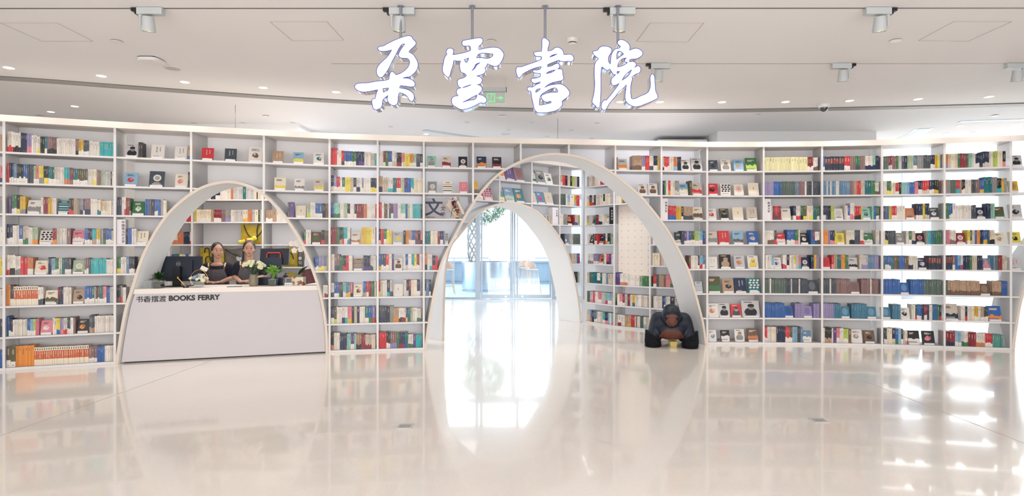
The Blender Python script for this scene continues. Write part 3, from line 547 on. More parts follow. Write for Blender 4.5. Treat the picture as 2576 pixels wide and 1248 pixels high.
for line in DATA.strip().split('\n'):
    hd, body = line.split('|'); zone = 'M'
    if len(hd) == 3: zone, hd = hd[0], hd[1:]
    ox = OX[hd[0]]; k = int(hd[1]); S = {'M': MAIN, 'C': COVE, 'N': NOOK}[zone]; bays = {'M': [(a, b, n) for a, b, n, _ in BAYS], 'C': [(a, b, n) for a, b, n, _ in CB], 'N': NB}[zone]
    T = body.split(); h = .205; cnt = {}; cc_ = {}
    def bayof(px):
        for a, b, n in bays:
            if a <= px <= b: return n
        return bays[0][2] if px < bays[0][0] else bays[-1][2]
    for j, t in enumerate(T):
        if t.startswith('F'):
            a, b, X, Y, ty, hh = re.match(r'F(-?\d+)-(\d+):(.)(.)(\d)(?:\^(\d+))?$', t).groups()
            pa, pb = ox+int(a)/3.467, ox+int(b)/3.467; sg = seg_at(S, (pa+pb)/2); by = bayof((pa+pb)/2); cc_[by] = cc_.get(by, 0)+1
            COVERS.append((zone, sg, pa, pb, k, X, Y, int(ty), int(hh)/100 if hh else None, by, cc_[by])); continue
        m = re.match(r'(-?\d+)(?:\.|(.)(?:/(.))?(?:\*(\d+))?(?:\^(\d+))?)$', t); x0, c1, c2, n, hh = m.groups()
        if hh: h = int(hh)/100
        if c1 is None: continue
        x1 = int(re.match(r'F?(-?\d+)', T[j+1]).group(1)); n = int(n or 1); x0 = int(x0)
        for q in range(n):
            pa = ox+(x0+(x1-x0)*q/n)/3.467; pb = ox+(x0+(x1-x0)*(q+1)/n)/3.467; sg = seg_at(S, (pa+pb)/2); by = bayof((pa+pb)/2); cnt[by] = cnt.get(by, 0)+1
            SPINES.append((zone, sg, pa, pb, k, c1, c2, h, by, cnt[by]))
def lum(c): return .3*c[0]+.6*c[1]+.1*c[2]
def spine_geo(mb, M, w, h, d, c1, c2, rnd):
    A = cc(c1); jit = rnd.uniform(.80, 1.04); A = tuple(min(1, v*jit*q_) for v, q_ in zip(A, (1, rnd.uniform(.96, 1), rnd.uniform(.90, 1)))); P = lin((.90, .87, .81)); w2 = w/2
    bands = [(0, h, A)]
    if c1 == 'q': bands = [(0, .33*h, cc('c')), (.33*h, .80*h, lin((.78, .40, .26))), (.80*h, h, cc('c'))]
    elif c1 == 'Q': bands = [(0, .48*h, A), (.48*h, .85*h, lin((.50, .24, .22))), (.85*h, h, A)]
    elif c2: f = rnd.choice([.26, .30, .34]); bands = [(0, f*h, cc(c2)), (f*h, h, A)]
    def q(pts, c): mb.poly([M @ Vector(p) for p in pts], c)
    for z0, z1, c in bands:
        q([(-w2, 0, z0), (w2, 0, z0), (w2, 0, z1), (-w2, 0, z1)], c); q([(w2, 0, z0), (w2, d, z0), (w2, d, z1), (w2, 0, z1)], c); q([(-w2, d, z0), (-w2, 0, z0), (-w2, 0, z1), (-w2, d, z1)], c)
    t = min(.0025, w2*.4); hi = h-.003
    q([(-w2, 0, h), (w2, 0, h), (w2, t, h), (-w2, t, h)], bands[-1][2]); q([(-w2, t, h), (-w2+t, t, h), (-w2+t, d, h), (-w2, d, h)], bands[-1][2]); q([(w2-t, t, h), (w2, t, h), (w2, d, h), (w2-t, d, h)], bands[-1][2])
    q([(-w2+t, t, hi), (w2-t, t, hi), (w2-t, d, hi), (-w2+t, d, hi)], P); q([(w2, d, 0), (-w2, d, 0), (-w2, d, h), (w2, d, h)], P); q([(-w2, d, 0), (w2, d, 0), (w2, 0, 0), (-w2, 0, 0)], bands[0][2])
    if c1 == 'q': 
        q([(-w2*.45, -.0005, h*.84), (w2*.45, -.0005, h*.84), (w2*.45, -.0005, h*.95), (-w2*.45, -.0005, h*.95)], cc('d')); ink = lin((.9, .8, .7)); z = h*.74
    else: ink = lin((.16, .15, .17)) if lum(A) > .30 else lin((.80, .76, .70)); z = h*rnd.uniform(.80, .92)
    if c1 in 'jbVAhdU' and h > .2 and not c2: ink = tuple(.5*(x+y) for x, y in zip(ink, A))
    ink = tuple(.58*x+.42*y for x, y in zip(ink, A))
    tw = w2*rnd.uniform(.2, .45)
    for _ in range(rnd.randint(2, 5)):
        dz = rnd.uniform(.007, .014)
        if z-dz < h*.4: break
        q([(-tw, -.0005, z-dz), (tw, -.0005, z-dz), (tw, -.0005, z), (-tw, -.0005, z)], ink); z -= dz+rnd.uniform(.003, .006)
    if rnd.random() < .6: q([(-tw*.8, -.0005, h*.07), (tw*.8, -.0005, h*.07), (tw*.8, -.0005, h*.10), (-tw*.8, -.0005, h*.10)], ink if not c2 else lin((.35, .32, .3)))
rnd = random.Random(3); placed = []
for it in SPINES:
    zone, sg, pa, pb, k, c1, c2, h, by, n = it; ua, ub = sg.u(pa), sg.u(pb); uc = (ua+ub)/2; w = (ub-ua)-.0012
    if w < .004: continue
    if zone == 'M':
        ar = [a for a in (desk_arch, big_arch, right_arch) if a.seg is sg]
        if ar and max(ar[0].hh(ua-.01), ar[0].hh(ub+.01)) > LEV[k]+.02: continue
    if zone == 'C' and sg is cove_arch.seg and max(cove_arch.hh(ua-.01), cove_arch.hh(ub+.01)) > LEV[k]+.02: continue
    off = (.03 if zone != 'N' else .05)+rnd.uniform(0, .008); p = sg.xy(uc, off); hh = h*rnd.uniform(.985, 1.015); d = rnd.uniform(.135, .155)
    M = Matrix.Translation((p.x, p.y, LEV[k]+.0012)) @ Matrix.Rotation(math.atan2(sg.t.y, sg.t.x), 4, 'Z')
    area = (pb-pa)*hh*F/p.y if pa > -2 else 0
    if zone == 'C': area *= .8
    placed.append((area, it, M, w, hh, d))
order = sorted(range(len(placed)), key=lambda i: -placed[i][0]); single = set(order[:300])
rest = MB(); rr = random.Random(11)
GR = {}
for i, (area, it, M, w, h, d) in enumerate(placed):
    zone, sg, pa, pb, k, c1, c2, _, by, n = it
    if i in single:
        mb = MB(); spine_geo(mb, Matrix.Identity(4), w, h, d, c1, c2, rr); o = mb.build('book', M_book); o.matrix_world = M
        nm = CO[c1][0]+(' and '+CO[c2][0] if c2 else '')
        tag(o, '%s spine, %s from left, %s shelf, %s' % (nm, ordn(n), SHELF[k], by), 'book', 'upright books on the curved book wall')
    else: spine_geo(rest, M, w, h, d, c1, c2, rr)
o = rest.build('book', M_book); tag(o, 'the many slimmer upright books filling the rest of the shelves', 'book', None, 'stuff')
# ------------------------------------------------------------------ books shown cover-out on little white stands
sb = MB(); sb.box((-.5, 0, 0), (.5, .055, .006)); sb.box((-.5, 0, .006), (.5, .006, .028))
stand_me = None
def cover_art(mb, w, h, X, Y, ty, rnd):
    y = -.0006; A, B = cc(X), cc(Y); ink = lin((.14, .13, .15)) if lum(A) > .30 else lin((.90, .86, .78)); mid = tuple(.55*a+.45*b for a, b in zip(A, B))
    def R(x0, z0, x1, z1, c, o=0): mb.poly([(x0, y-o, z0), (x1, y-o, z0), (x1, y-o, z1), (x0, y-o, z1)], c)
    def E(cx, cz, rx, rz, c, o=0, n=18, wob=0): mb.poly([(cx+rx*math.cos(2*PI*i/n)*(1+rnd.uniform(-wob, wob)), y-o, cz+rz*math.sin(2*PI*i/n)*(1+rnd.uniform(-wob, wob))) for i in range(n)], c)
    w2 = w/2
    if ty == 1:
        E(rnd.uniform(-.1, .1)*w, h*.45, w*.24, h*.17, B, 0, 16, .28); E(rnd.uniform(-.1, .15)*w, h*.52, w*.1, h*.1, mid, .0004, 9, .2)
        for i in range(3): R(-w*.3, h*(.84-.05*i), w*rnd.uniform(-.1, .3), h*(.865-.05*i), ink)
    elif ty == 2:
        n = 9; f = h*rnd.uniform(.32, .5); top = [(w2*.96-(w*.96)*i/n, f+rnd.uniform(-.07, .09)*h) for i in range(n+1)]
        mb.poly([(-w2*.96, y, .004), (w2*.96, y, .004)]+[(a, y, b) for a, b in top], B); R(-w2*.96, h*.10, w2*.5, h*.2, mid, .0004)
        for i in range(2): R(-w*.32, h*(.80-.08*i), w*rnd.uniform(-.05, .3), h*(.84-.08*i), ink)
    elif ty == 3:
        E(0, h*.30, w*.36, h*.26, B, 0, 16, .04); E(.03*w, h*.60, w*.19, h*.17, lin((.74, .62, .54)) if Y != 'k' else cc('G'), .0004, 16, .03); E(.03*w, h*.70, w*.21, h*.10, B, .0008, 12, .1)
        E(-.04*w, h*.61, w*.03, h*.014, cc('d'), .001, 8); E(.10*w, h*.61, w*.03, h*.014, cc('d'), .001, 8); R(-.02*w, h*.515, w*.08, h*.53, cc('R'), .001)
        R(-w*.36, h*.06, w*.30, h*.12, ink, .0012); R(-w*.36, h*.88, w*.1, h*.92, ink)
    elif ty == 4:
        for i in range(4): R(-w2*.96, h*(.15+.19*i), w2*.96, h*(.22+.19*i), B if i % 2 == 0 else mid)
        R(-w*.2, h*.88, w*.25, h*.93, ink)
    elif ty == 5:
        for i in range(4):
            for j in range(3): E(-w*.3+w*.3*j+(.08*w if i % 2 else 0), h*(.35+.17*i), w*.11, h*.065, B, 0, 12, .06)
        R(-w*.35, h*.08, w*.3, h*.18, cc('w') if lum(A) < .5 else mid)
    elif ty == 6:
        for c in range(2):
            for i in range(4+c):
                x0 = w*(.12-.26*c); z0 = h*(.80-.085*i)
                R(x0, z0, x0+w*.11, z0+h*.013, B); R(x0+w*rnd.uniform(.02, .07), z0-h*.03, x0+w*.075, z0+h*.03, B, .0003); R(x0+w*.01, z0-h*.028, x0+w*rnd.uniform(.05, .1), z0-h*.016, B, .0006)
        R(-w2*.9, h*.05, w2*.9, h*.07, mid); R(-w*.3, h*.12, w*.1, h*.15, ink)
    elif ty == 7:
        E(.03*w, h*.56, w*.27, w*.27, B, 0, 24); E(.03*w, h*.56, w*.17, w*.17, mid, .0004, 20); R(-w*.3, h*.14, w*.3, h*.19, ink); R(-w*.2, h*.24, w*.2, h*.27, ink)
    else:
        E(0, h*.55, w*.30, h*.32, mid, 0, 20) if Y not in 'wc' else None
        for i in range(3): R(-.03*w, h*(.60-.07*i), w*.03, h*(.65-.07*i), ink if lum(A) > .3 else mid, .0004)
rc = random.Random(5)
for zone, sg, pa, pb, k, X, Y, ty, hh, by, n in COVERS:
    ua, ub = sg.u(pa), sg.u(pb)
    ar = [a for a in (desk_arch, big_arch, cove_arch) if a.seg is sg]
    if ar:
        a_ = ar[0]; L_, R_ = a_.left(LEV[k]+.03), a_.right(LEV[k]+.03); wd = ub-ua
        if a_.hh(ua) > LEV[k]+.02 and a_.hh(ub) > LEV[k]+.02: continue
        if a_.hh(ua-.01) > LEV[k]+.02: ua = R_+.02; ub = max(ub, ua+wd*.9)
        elif a_.hh(ub+.01) > LEV[k]+.02: ub = L_-.02; ua = min(ua, ub-wd*.9)
    w = (ub-ua)*.90; h = hh or min(.30, max(.17, w*1.24)); th = rc.uniform(.014, .024)
    if zone == 'C' and k >= 6: w = (ub-ua)*.95
    tilt = math.radians(rc.uniform(13, 17) if zone == 'M' else 18); p = sg.xy((ua+ub)/2, .045); ang = math.atan2(sg.t.y, sg.t.x)
    R0 = Matrix.Rotation(ang, 4, 'Z')
    st = link('book_stand', stand_me) if stand_me else None
    if st is None:
        st = sb.build('book_stand', M_plastic); stand_me = st.data
        bk = MB()
    st.location = (p.x, p.y, LEV[k]+.0008); st.rotation_euler = (0, 0, ang); st.scale = (w*.84, 1, 1)
    nm = CO[X][0]
    tag(st, 'white stand under %s cover, %s from left, %s shelf, %s' % (nm, ordn(n), SHELF[k], by), 'book stand', 'white stands under the cover-out books')
    mb = MB(); A = cc(X); w2 = w/2; t = .0018
    mb.box((-w2, 0, 0), (w2, t, h), A); mb.box((-w2, th-t, 0), (w2, th, h), A); mb.box((-w2, t, 0), (-w2+t, th-t, h), A)
    cover_art(mb, w, h, X, Y, ty, rc)
    o = mb.build('display_book', M_book); o.matrix_world = Matrix.Translation((p.x, p.y, LEV[k]+.0075)) @ R0 @ Matrix.Translation((0, .0075, 0)) @ Matrix.Rotation(-tilt, 4, 'X')
    pm = MB(); pm.box((-w2+t+.0002, t+.0002, .003), (w2-.002, th-t-.0002, h-.003)); pm.build('page_block', M_paper, o)
    tag(o, '%s cover facing out, %s cover from left, %s shelf, %s' % (nm, ordn(n), SHELF[k], by), 'book', 'books shown cover-out')
# ------------------------------------------------------------------ service desk under the left arch
ds = MAIN[2]; da = desk_arch; CT = .947
dk = thing('service_desk', 'white service desk filling the pointed arch, lettered front', 'desk', (*ds.xy(ds.L/2), 0)); dko = Vector(dk.location)
def dw(u, off, z): p = ds.xy(u, off, da.dv); return Vector((p.x, p.y, z))-dko
mb = MB(); n = 14; hs = [.02+(.885-.02)*i/n for i in range(n+1)]
for i in range(n):
    a, b = hs[i], hs[i+1]; la, lb, ra, rb = da.left(a)+.052, da.left(b)+.052, da.right(a)-.045, da.right(b)-.045
    mb.hexa([dw(la, .012, a), dw(ra, .012, a), dw(ra, .04, a), dw(la, .04, a), dw(lb, .012, b), dw(rb, .012, b), dw(rb, .04, b), dw(lb, .04, b)])
mb.build('front_panel', mat('desk_white', (.78, .765, .785), .4, noise=.01, nscale=6), dk)
mb = MB(); l0, r0, l1, r1 = da.left(.885)+.04, da.right(.885)-.04, da.left(CT)+.04, da.right(CT)-.04
mb.hexa([dw(l0, .0, .885), dw(r0, .0, .885), dw(r0, .62, .885), dw(l0, .62, .885), dw(l1, .0, CT), dw(r1, .0, CT), dw(r1, .62, CT), dw(l1, .62, CT)]); mb.build('desktop', M_fascia, dk)
mb = MB(); mb.hexa([dw(da.left(.03)+.06, .05, 0), dw(da.right(.03)-.05, .05, 0), dw(da.right(.03)-.05, .07, 0), dw(da.left(.03)+.06, .07, 0)]+[dw(da.left(.03)+.06, .05, .03), dw(da.right(.03)-.05, .05, .03), dw(da.right(.03)-.05, .07, .03), dw(da.left(.03)+.06, .07, .03)]); mb.build('plinth', M_dark, dk)
ang = math.atan2(ds.t.y, ds.t.x)
def dtext(body, px0, px1, py, size, bold):
    u0, u1 = ds.u(px0), ds.u(px1); p = ds.xy(u0, .0085, da.dv); z = ds.h((px0+px1)/2, py)
    me = text_mesh(body, size, bold, .0012, 'LEFT'); xs = [v.co.x for v in me.vertices]; k = (u1-u0)/(max(xs)-min(xs)); me.transform(Matrix.Translation((-min(xs), 0, 0))); me.transform(Matrix.Diagonal((k, k, 1, 1)))
    ys = [v.co.y for v in me.vertices]; me.transform(Matrix.Translation((0, -min(ys), 0)))
    me.transform(Matrix.Translation(Vector((p.x, p.y, z))-dko) @ Matrix.Rotation(ang, 4, 'Z') @ FACE); me.materials.clear(); me.materials.append(M_ink); link('lettering', me, dk)
dtext('书香摆渡', 341, 417, 760.5, .1, .0008)
dtext('BOOKS', 423.5, 490, 757, .1, .0042); dtext('FERRY', 497, 553, 755, .1, .0042)
# clear acrylic riser at the left end of the desk
def cpos(px, off):
    Y = ds.xy(ds.u(px)).y+off; return Vector(((px-VX)*Y/F, Y, CT+.0008))
q = cpos(362, .22); mb = MB()
mb.box((-.12, -.11, 0), (.12, -.105, .1)); mb.box((-.12, .105, 0), (.12, .11, .1)); mb.box((-.12, -.105, 0), (-.115, .105, .1)); mb.box((.115, -.105, 0), (.12, .105, .1)); mb.box((-.115, -.105, .095), (.115, .105, .1))
o = mb.build('acrylic_box', M_acryl, None, loc=q); o.rotation_euler = (0, 0, ang); tag(o, 'low clear acrylic box at the left end of the desk', 'box')
# ------------------------------------------------------------------ things on the desk
def leaf(mb, b, d, L, w, up=Vector((0, 0, 1)), curl=.25, n=4):
    b = Vector(b); d = Vector(d).normalized(); s = d.cross(up)
    s = s.normalized() if s.length > 1e-4 else Vector((1, 0, 0)); nn = s.cross(d).normalized(); L0 = []; R0 = []
    for i in range(n+1):
        t = i/n; ww = w*math.sin(PI*min(1, t*.92+.08))**.8*.5; p = b+d*L*t-nn*curl*L*t*t
        L0.append(p-s*ww+nn*ww*.25); R0.append(p+s*ww+nn*ww*.25)
    for i in range(n):
        c0 = (L0[i]+R0[i])/2-nn*w*.06; c1 = (L0[i+1]+R0[i+1])/2-nn*w*.06
        mb.poly([L0[i], c0, c1, L0[i+1]]); mb.poly([c0, R0[i], R0[i+1], c1])
def rose(mb, c, r, ax=Vector((0, -.5, .8)), seed=0):
    R = ax.normalized().to_track_quat('Z', 'Y').to_matrix().to_4x4(); M = Matrix.Translation(c) @ R
    mb.lathe([(r*.25, -r*.55), (r*.75, -r*.35), (r, .1*r), (r*.92, r*.42), (r*.8, r*.40), (r*.72, r*.1), (r*.62, r*.5), (r*.5, r*.5), (r*.42, r*.15), (r*.34, r*.58), (r*.2, r*.6), (r*.1, r*.35)], 12, (0, 0, 0), M)
rp = random.Random(21)
def rdir(zmin=-.2): 
    a = rp.uniform(0, 2*PI); z = rp.uniform(zmin, 1); s = math.sqrt(max(0, 1-z*z)); return Vector((s*math.cos(a), s*math.sin(a), z))
# monitor seen from behind
m = thing('monitor', 'large dark monitor seen from behind, round logo on back', 'monitor', cpos(450, .34))
mb = MB(); T = Matrix.Translation((0, 0, .07)) @ Matrix.Rotation(math.radians(-5), 4, 'X'); mb.box((-.305, -.012, 0), (.305, .012, .34), M=T); mb.box((-.19, -.03, .06), (.19, -.012, .29), M=T); mb.build('screen_housing', M_navyp, m)
mb = MB(); mb.box((-.05, -.065, .012), (.05, -.03, .27)); mb.build('stand_neck', M_black, m)
mb = MB(); mb.box((-.15, -.13, 0), (.15, .1, .012)); mb.build('stand_base', M_black, m)
TL = T @ Matrix.Translation((.0, -.0325, .235)) @ FACE
mb = MB(); mb.tube([TL @ Vector((.027*math.cos(2*PI*i/28), .027*math.sin(2*PI*i/28), 0)) for i in range(28)], .0018, 6, closed=True); mb.build('logo_ring', M_fix, m)
text_obj('logo_lettering', 'DELL', .016, M_fix, m, TL @ Matrix.Translation((0, -.006, 0)), .0003)
def pot_plant(name, label, px, off, kind):
    r = thing(name, label, 'plant', cpos(px, off)); mb = MB()
    w = .055 if kind == 0 else .047; h = .10
    for a in range(4):
        M = Matrix.Rotation(a*PI/2, 4, 'Z'); mb.hexa([M @ Vector(p) for p in [(-w*.9, -w*.9, 0), (w*.9, -w*.9, 0), (w*.9, -w*.9+.004, 0), (-w*.9, -w*.9+.004, 0), (-w, -w, h), (w, -w, h), (w, -w+.004, h), (-w, -w+.004, h)]])
    mb.build('glass_pot', M_acryl, r); mb = MB(); mb.box((-w*.82, -w*.82, .004), (w*.82, w*.82, h*.82)); mb.build('soil', M_soil, r)
    mb = MB()
    for i in range(120 if kind == 0 else 34):
        d = rdir(-.05 if kind == 0 else .15); base = Vector((0, 0, h*.8))+Vector((d.x, d.y, d.z*.9))*(rp.uniform(.02, .085) if kind == 0 else rp.uniform(.05, .10))+Vector((0, 0, .03 if kind == 0 else .07))
        leaf(mb, base, d+Vector((0, 0, .2)), rp.uniform(.035, .055) if kind == 0 else rp.uniform(.07, .10), .026 if kind == 0 else .055)
    mb.build('foliage', M_dgreen if kind == 0 else M_lgreen, r, smooth=True)
    mb = MB()
    for i in range(7): d = rdir(.5); mb.tube([(0, 0, h*.7), (d.x*.03, d.y*.03, h+.03), (d.x*.06, d.y*.06, h+.10)], .0035, 6)
    mb.build('stem', M_green if kind == 0 else M_lgreen, r)
pot_plant('potted_plant', 'small bushy dark green plant in clear glass pot, left end of desk', 400, .09, 0)
pot_plant('potted_plant', 'light green broad-leaved plant in small clear pot before the cash terminal', 687, .09, 1)
# flower basket
r = thing('flower_basket', 'small flower basket with gold hoop handle, pale blue and white blooms', 'flowers', cpos(501, .13))
mb = MB(); mb.lathe([(.045, 0), (.06, .01), (.07, .06), (.075, .08), (.07, .08), (.064, .06), (.05, .012)], 20); mb.build('bowl', M_acryl, r, smooth=True)
mb = MB(); mb.tube([(.115*math.cos(t), 0, .10+.13*math.sin(t)) for t in [(-.35+(PI+.7)*i/26) for i in range(27)]], .0038, 8); mb.build('hoop_handle', M_gold, r, smooth=True)
PET = [mat('petal_white', (.93, .92, .87), .6), mat('petal_cream_yellow', (.90, .88, .68), .6), mat('petal_pale_blue', (.60, .70, .78), .6), mat('petal_pale_pink', (.90, .78, .80), .6)]
for i in range(24):
    a = rp.uniform(0, 2*PI); rad = rp.uniform(.0, .115); x, y = rad*math.cos(a), rad*math.sin(a)*.7; z = .095+.055*(1-(rad/.12)**2)+rp.uniform(-.012, .015); mb = MB(); rose(mb, (x, y, z), rp.uniform(.019, .030), Vector((x*4, y*4-.4, .8))); mb.build('bloom', PET[rp.choice([0, 0, 0, 1, 2, 2, 3])], r, smooth=True)
mb = MB()
for i in range(30): d = rdir(-.1); leaf(mb, Vector((d.x*.07, d.y*.05, .09+d.z*.04)), d, .06, .02)
mb.build('leaves', M_green, r, smooth=True)
mb = MB(); mb.box((-.048, -.0008, 0), (.048, .0008, .052)); o = mb.build('note_card', M_paper, None, loc=cpos(511, .11)+Vector((0, 0, .225))); o.rotation_euler = (math.radians(-15), math.radians(24), 0); tag(o, 'white note card clipped to the hoop of the flower basket', 'card')
# pen on stand
r = thing('tethered_pen', 'slanted golden pen on its dark stand before the monitor', 'pen', cpos(458, .10)); mb = MB(); mb.lathe([(.035, 0), (.035, .008), (.02, .016)], 16, (.05, 0, 0)); mb.build('stand', M_black, r); mb = MB(); mb.tube([(.05, 0, .012), (-.055, 0, .125)], [.005, .006], 8); mb.ell((-.058, 0, .132), (.012, .012, .014), 10, 6); mb.build('barrel', M_gold, r, smooth=True)
# roses in a stone vase
r = thing('vase', 'mottled grey-brown stone vase holding white roses', 'vase', cpos(638, .14)); mb = MB(); mb.lathe([(.045, 0), (.056, .012), (.064, .06), (.060, .10), (.046, .135), (.047, .155), (.050, .16), (.042, .158), (.038, .135), (.05, .09), (.05, .02)], 24); mb.build('vase_body', mat('mottled_stone_glaze', (.55, .51, .43), .4, noise=.45, nscale=14), r, smooth=True)
r = thing('rose_bouquet', 'cream white rose bouquet standing in the stone vase', 'flowers', cpos(638, .14)+Vector((0, 0, .02)))
mst = MB(); mlf = MB()
for i in range(25):
    d = Vector((rp.uniform(-.9, .9), rp.uniform(-.6, .4), rp.uniform(.35, 1))).normalized(); R = rp.uniform(.13, .17); c = Vector((d.x*R*1.1, d.y*R*.8-.01, .16+d.z*R)); mb = MB(); rose(mb, c, rp.uniform(.024, .031), Vector((d.x, d.y-.5, d.z)))
    mb.build('bloom', mat('rose_cream_green', (.90, .91, .76), .6, noise=.08, nscale=60), r, smooth=True); mst.tube([(d.x*.012, d.y*.012, .0), (d.x*.03, d.y*.03, .15), c], .003, 6)
for i in range(26): d = rdir(0); leaf(mlf, Vector((d.x*.05, d.y*.05, .19+.05*d.z)), d, .085, .022)
mst.build('stems', M_dgreen, r); mlf.build('leaves', M_green, r, smooth=True)
# cash terminal
r = thing('cash_terminal', 'dark cash terminal with red handle, seen from behind', 'till', cpos(690, .34))
mb = MB(); T = Matrix.Translation((0, 0, .28)) @ Matrix.Rotation(math.radians(-8), 4, 'X'); mb.box((-.205, -.012, 0), (.205, .012, .235), M=T); mb.build('screen_housing', M_navyp, r)
mb = MB(); mb.box((-.125, -.055, -.065), (.125, -.0125, .10), M=T); mb.build('rear_unit', mat('slate_plastic', (.12, .17, .26), .4), r)
mb = MB(); mb.tube([T @ Vector(p) for p in [(-.095, -.035, .10), (-.095, -.038, .15), (-.08, -.038, .168), (.08, -.038, .168), (.095, -.038, .15), (.095, -.035, .10)]], .009, 10); mb.build('carry_handle', mat('red_handle', (.82, .22, .16), .4), r, smooth=True)
mb = MB(); mb.box((-.035, -.03, .105), (.035, .02, .30)); mb.build('stand_post', M_navyp, r)
mb = MB(); mb.box((-.19, -.14, 0), (.185, .12, .105)); mb.build('cash_drawer', M_navyp, r)
# things right of the terminal
r = thing('countdown_gadget', 'small white and pink gadget with carrying loop on desk', 'gadget', cpos(727, .08)); mb = MB(); mb.box((-.05, -.025, 0), (.05, .025, .04)); mb.build('gadget_base', M_plastic, r); mb = MB(); mb.tube([(-.045, 0, .04), (-.043, 0, .10), (-.035, 0, .106), (.035, 0, .106), (.043, 0, .10), (.045, 0, .04)], .005, 8); mb.build('carrying_loop', mat('rose_gold_pink', (.88, .66, .60), .35), r, smooth=True)
mb = MB(); [mb.box((-.03+.03*i, -.0262, .012), (-.018+.03*i, -.025, .022)) for i in range(3)]; mb.build('button', M_black, r)
r = thing('orchid', 'white orchid in a cow-patterned box, arching flower stem', 'plant', cpos(752, .16)); mb = MB(); mb.box((-.08, -.06, 0), (.08, .06, .115)); me = mat('cow_patch_paper', (.86, .82, .76), .6)
nt = me.node_tree; vb = nt.nodes['Principled BSDF']; nz = nt.nodes.new('ShaderNodeTexNoise'); nz.inputs['Scale'].default_value = 16; cr = nt.nodes.new('ShaderNodeValToRGB'); cr.color_ramp.interpolation = 'CONSTANT'; cr.color_ramp.elements[0].color = (*lin((.88, .84, .78)), 1); cr.color_ramp.elements[1].position = .54; cr.color_ramp.elements[1].color = (*lin((.55, .36, .29)), 1)
tc = nt.nodes.new('ShaderNodeTexCoord'); nt.links.new(tc.outputs['Object'], nz.inputs['Vector']); nt.links.new(nz.outputs['Fac'], cr.inputs[0]); nt.links.new(cr.outputs[0], vb.inputs['Base Color'])
mb.build('patterned_box', me, r); mb = MB(); mb.lathe([(.045, .115), (.055, .15), (.05, .15), (.04, .118)], 16); mb.build('liner_pot', M_acryl, r)
mb = MB(); leaf(mb, (0, 0, .14), (-.9, -.2, .75), .17, .05, curl=.45, n=6); leaf(mb, (0, 0, .14), (.55, -.2, .8), .20, .085, curl=.25, n=6); leaf(mb, (0, 0, .14), (.2, .2, .9), .12, .05); leaf(mb, (0, 0, .14), (-.6, .3, .3), .10, .04); mb.build('leaf', M_dgreen, r, smooth=True)
st = crom([(.03, 0, .13), (.055, 0, .26), (.085, 0, .42), (.07, 0, .53), (.0, -.02, .60), (-.09, -.03, .58), (-.15, -.03, .54)], 5); mb = MB(); mb.tube(st, .0032, 6); mb.build('flower_stem', M_dgreen, r, smooth=True)
for i in range(9):
    c = Vector(st[-1-3*i if 3*i < len(st)-6 else 8]).lerp(Vector((rp.uniform(-.14, .09), -.03, rp.uniform(.53, .62))), .7); mb = MB()
    for a in range(5): d = Vector((math.cos(a*2*PI/5+.3), -.25, math.sin(a*2*PI/5+.3))); leaf(mb, c, d, .046, .044, Vector((0, -1, 0)), .12)
    mb.ell(c+Vector((0, -.008, 0)), (.006, .006, .006), 8, 5); mb.build('bloom', mat('orchid_white', (.92, .88, .86), .55), r, smooth=True)
mb = MB(); mb.box((-.085, -.008, 0), (.085, .008, .21)); o = mb.build('menu_folder', mat('maroon_leatherette', (.36, .07, .12), .5, noise=.1), None, loc=cpos(780, .22)); o.rotation_euler = (math.radians(-6), math.radians(-8), ang); o.location.z += .013; tag(o, 'maroon folder leaning at the right end of the desk', 'folder')
r = thing('lidded_cup', 'small black lidded cup on the cash drawer', 'cup', cpos(719, .40)+Vector((.0, 0, .0))); mb = MB(); mb.lathe([(.028, 0), (.036, .10), (.038, .104)], 18); mb.build('cup_body', M_black, r, smooth=True); mb = MB(); mb.lathe([(.039, .105), (.034, .125), (.015, .14), (.012, .16)], 18); mb.build('lid', M_navyp, r, smooth=True)
r['label'] = 'small black lidded cup right of the cash terminal'
mb = MB(); mb.box((-.09, -.045, 0), (.09, .045, .004)); o = mb.build('clipboard', M_black, None, loc=cpos(590, .08)); o.rotation_euler = (0, 0, ang); tag(o, 'thin black clipboard lying on the desk before the two women', 'clipboard')
# ------------------------------------------------------------------ bags on the nook shelves
M_yb = mat('yellow_pvc', (.70, .60, .17), .3, noise=.22, nscale=9, bump=.5); M_gb = mat('grey_pvc', (.42, .39, .37), .3, noise=.2, nscale=9, bump=.5); M_strap = mat('black_webbing', (.06, .06, .07), .6)
def soft_box(w, d, h, seed, n=7):
    b = bmesh.new(); bmesh.ops.create_grid(b, x_segments=n, y_segments=n, size=.5); rr2 = random.Random(seed); mb = MB(); P = {}
    for s in (-1, 1):
        for i in range(n+1):
            for j in range(n+1):
                x, z = i/n-.5, j/n; bul = (1-(2*x)**4)*(1-(2*z-1)**6); P[s, i, j] = Vector((x*w, s*(.15*d+.35*d*bul*(1.2-z*.7))+rr2.uniform(-.008, .008)*bul, z*h-(.012*math.sin(5*x+seed) if j == n else 0)))
    b.free()
    for i in range(n):
        for j in range(n): mb.poly([P[-1, i, j], P[-1, i+1, j], P[-1, i+1, j+1], P[-1, i, j+1]]); mb.poly([P[1, i, j+1], P[1, i+1, j+1], P[1, i+1, j], P[1, i, j]])
    for j in range(n): mb.poly([P[1, 0, j], P[-1, 0, j], P[-1, 0, j+1], P[1, 0, j+1]]); mb.poly([P[-1, n, j], P[1, n, j], P[1, n, j+1], P[-1, n, j+1]])
    for i in range(n): mb.poly([P[1, i, 0], P[1, i+1, 0], P[-1, i+1, 0], P[-1, i, 0]]); mb.poly([P[-1, i, n], P[-1, i+1, n], P[1, i+1, n], P[1, i, n]])
    return mb
ns = NOOK[0]
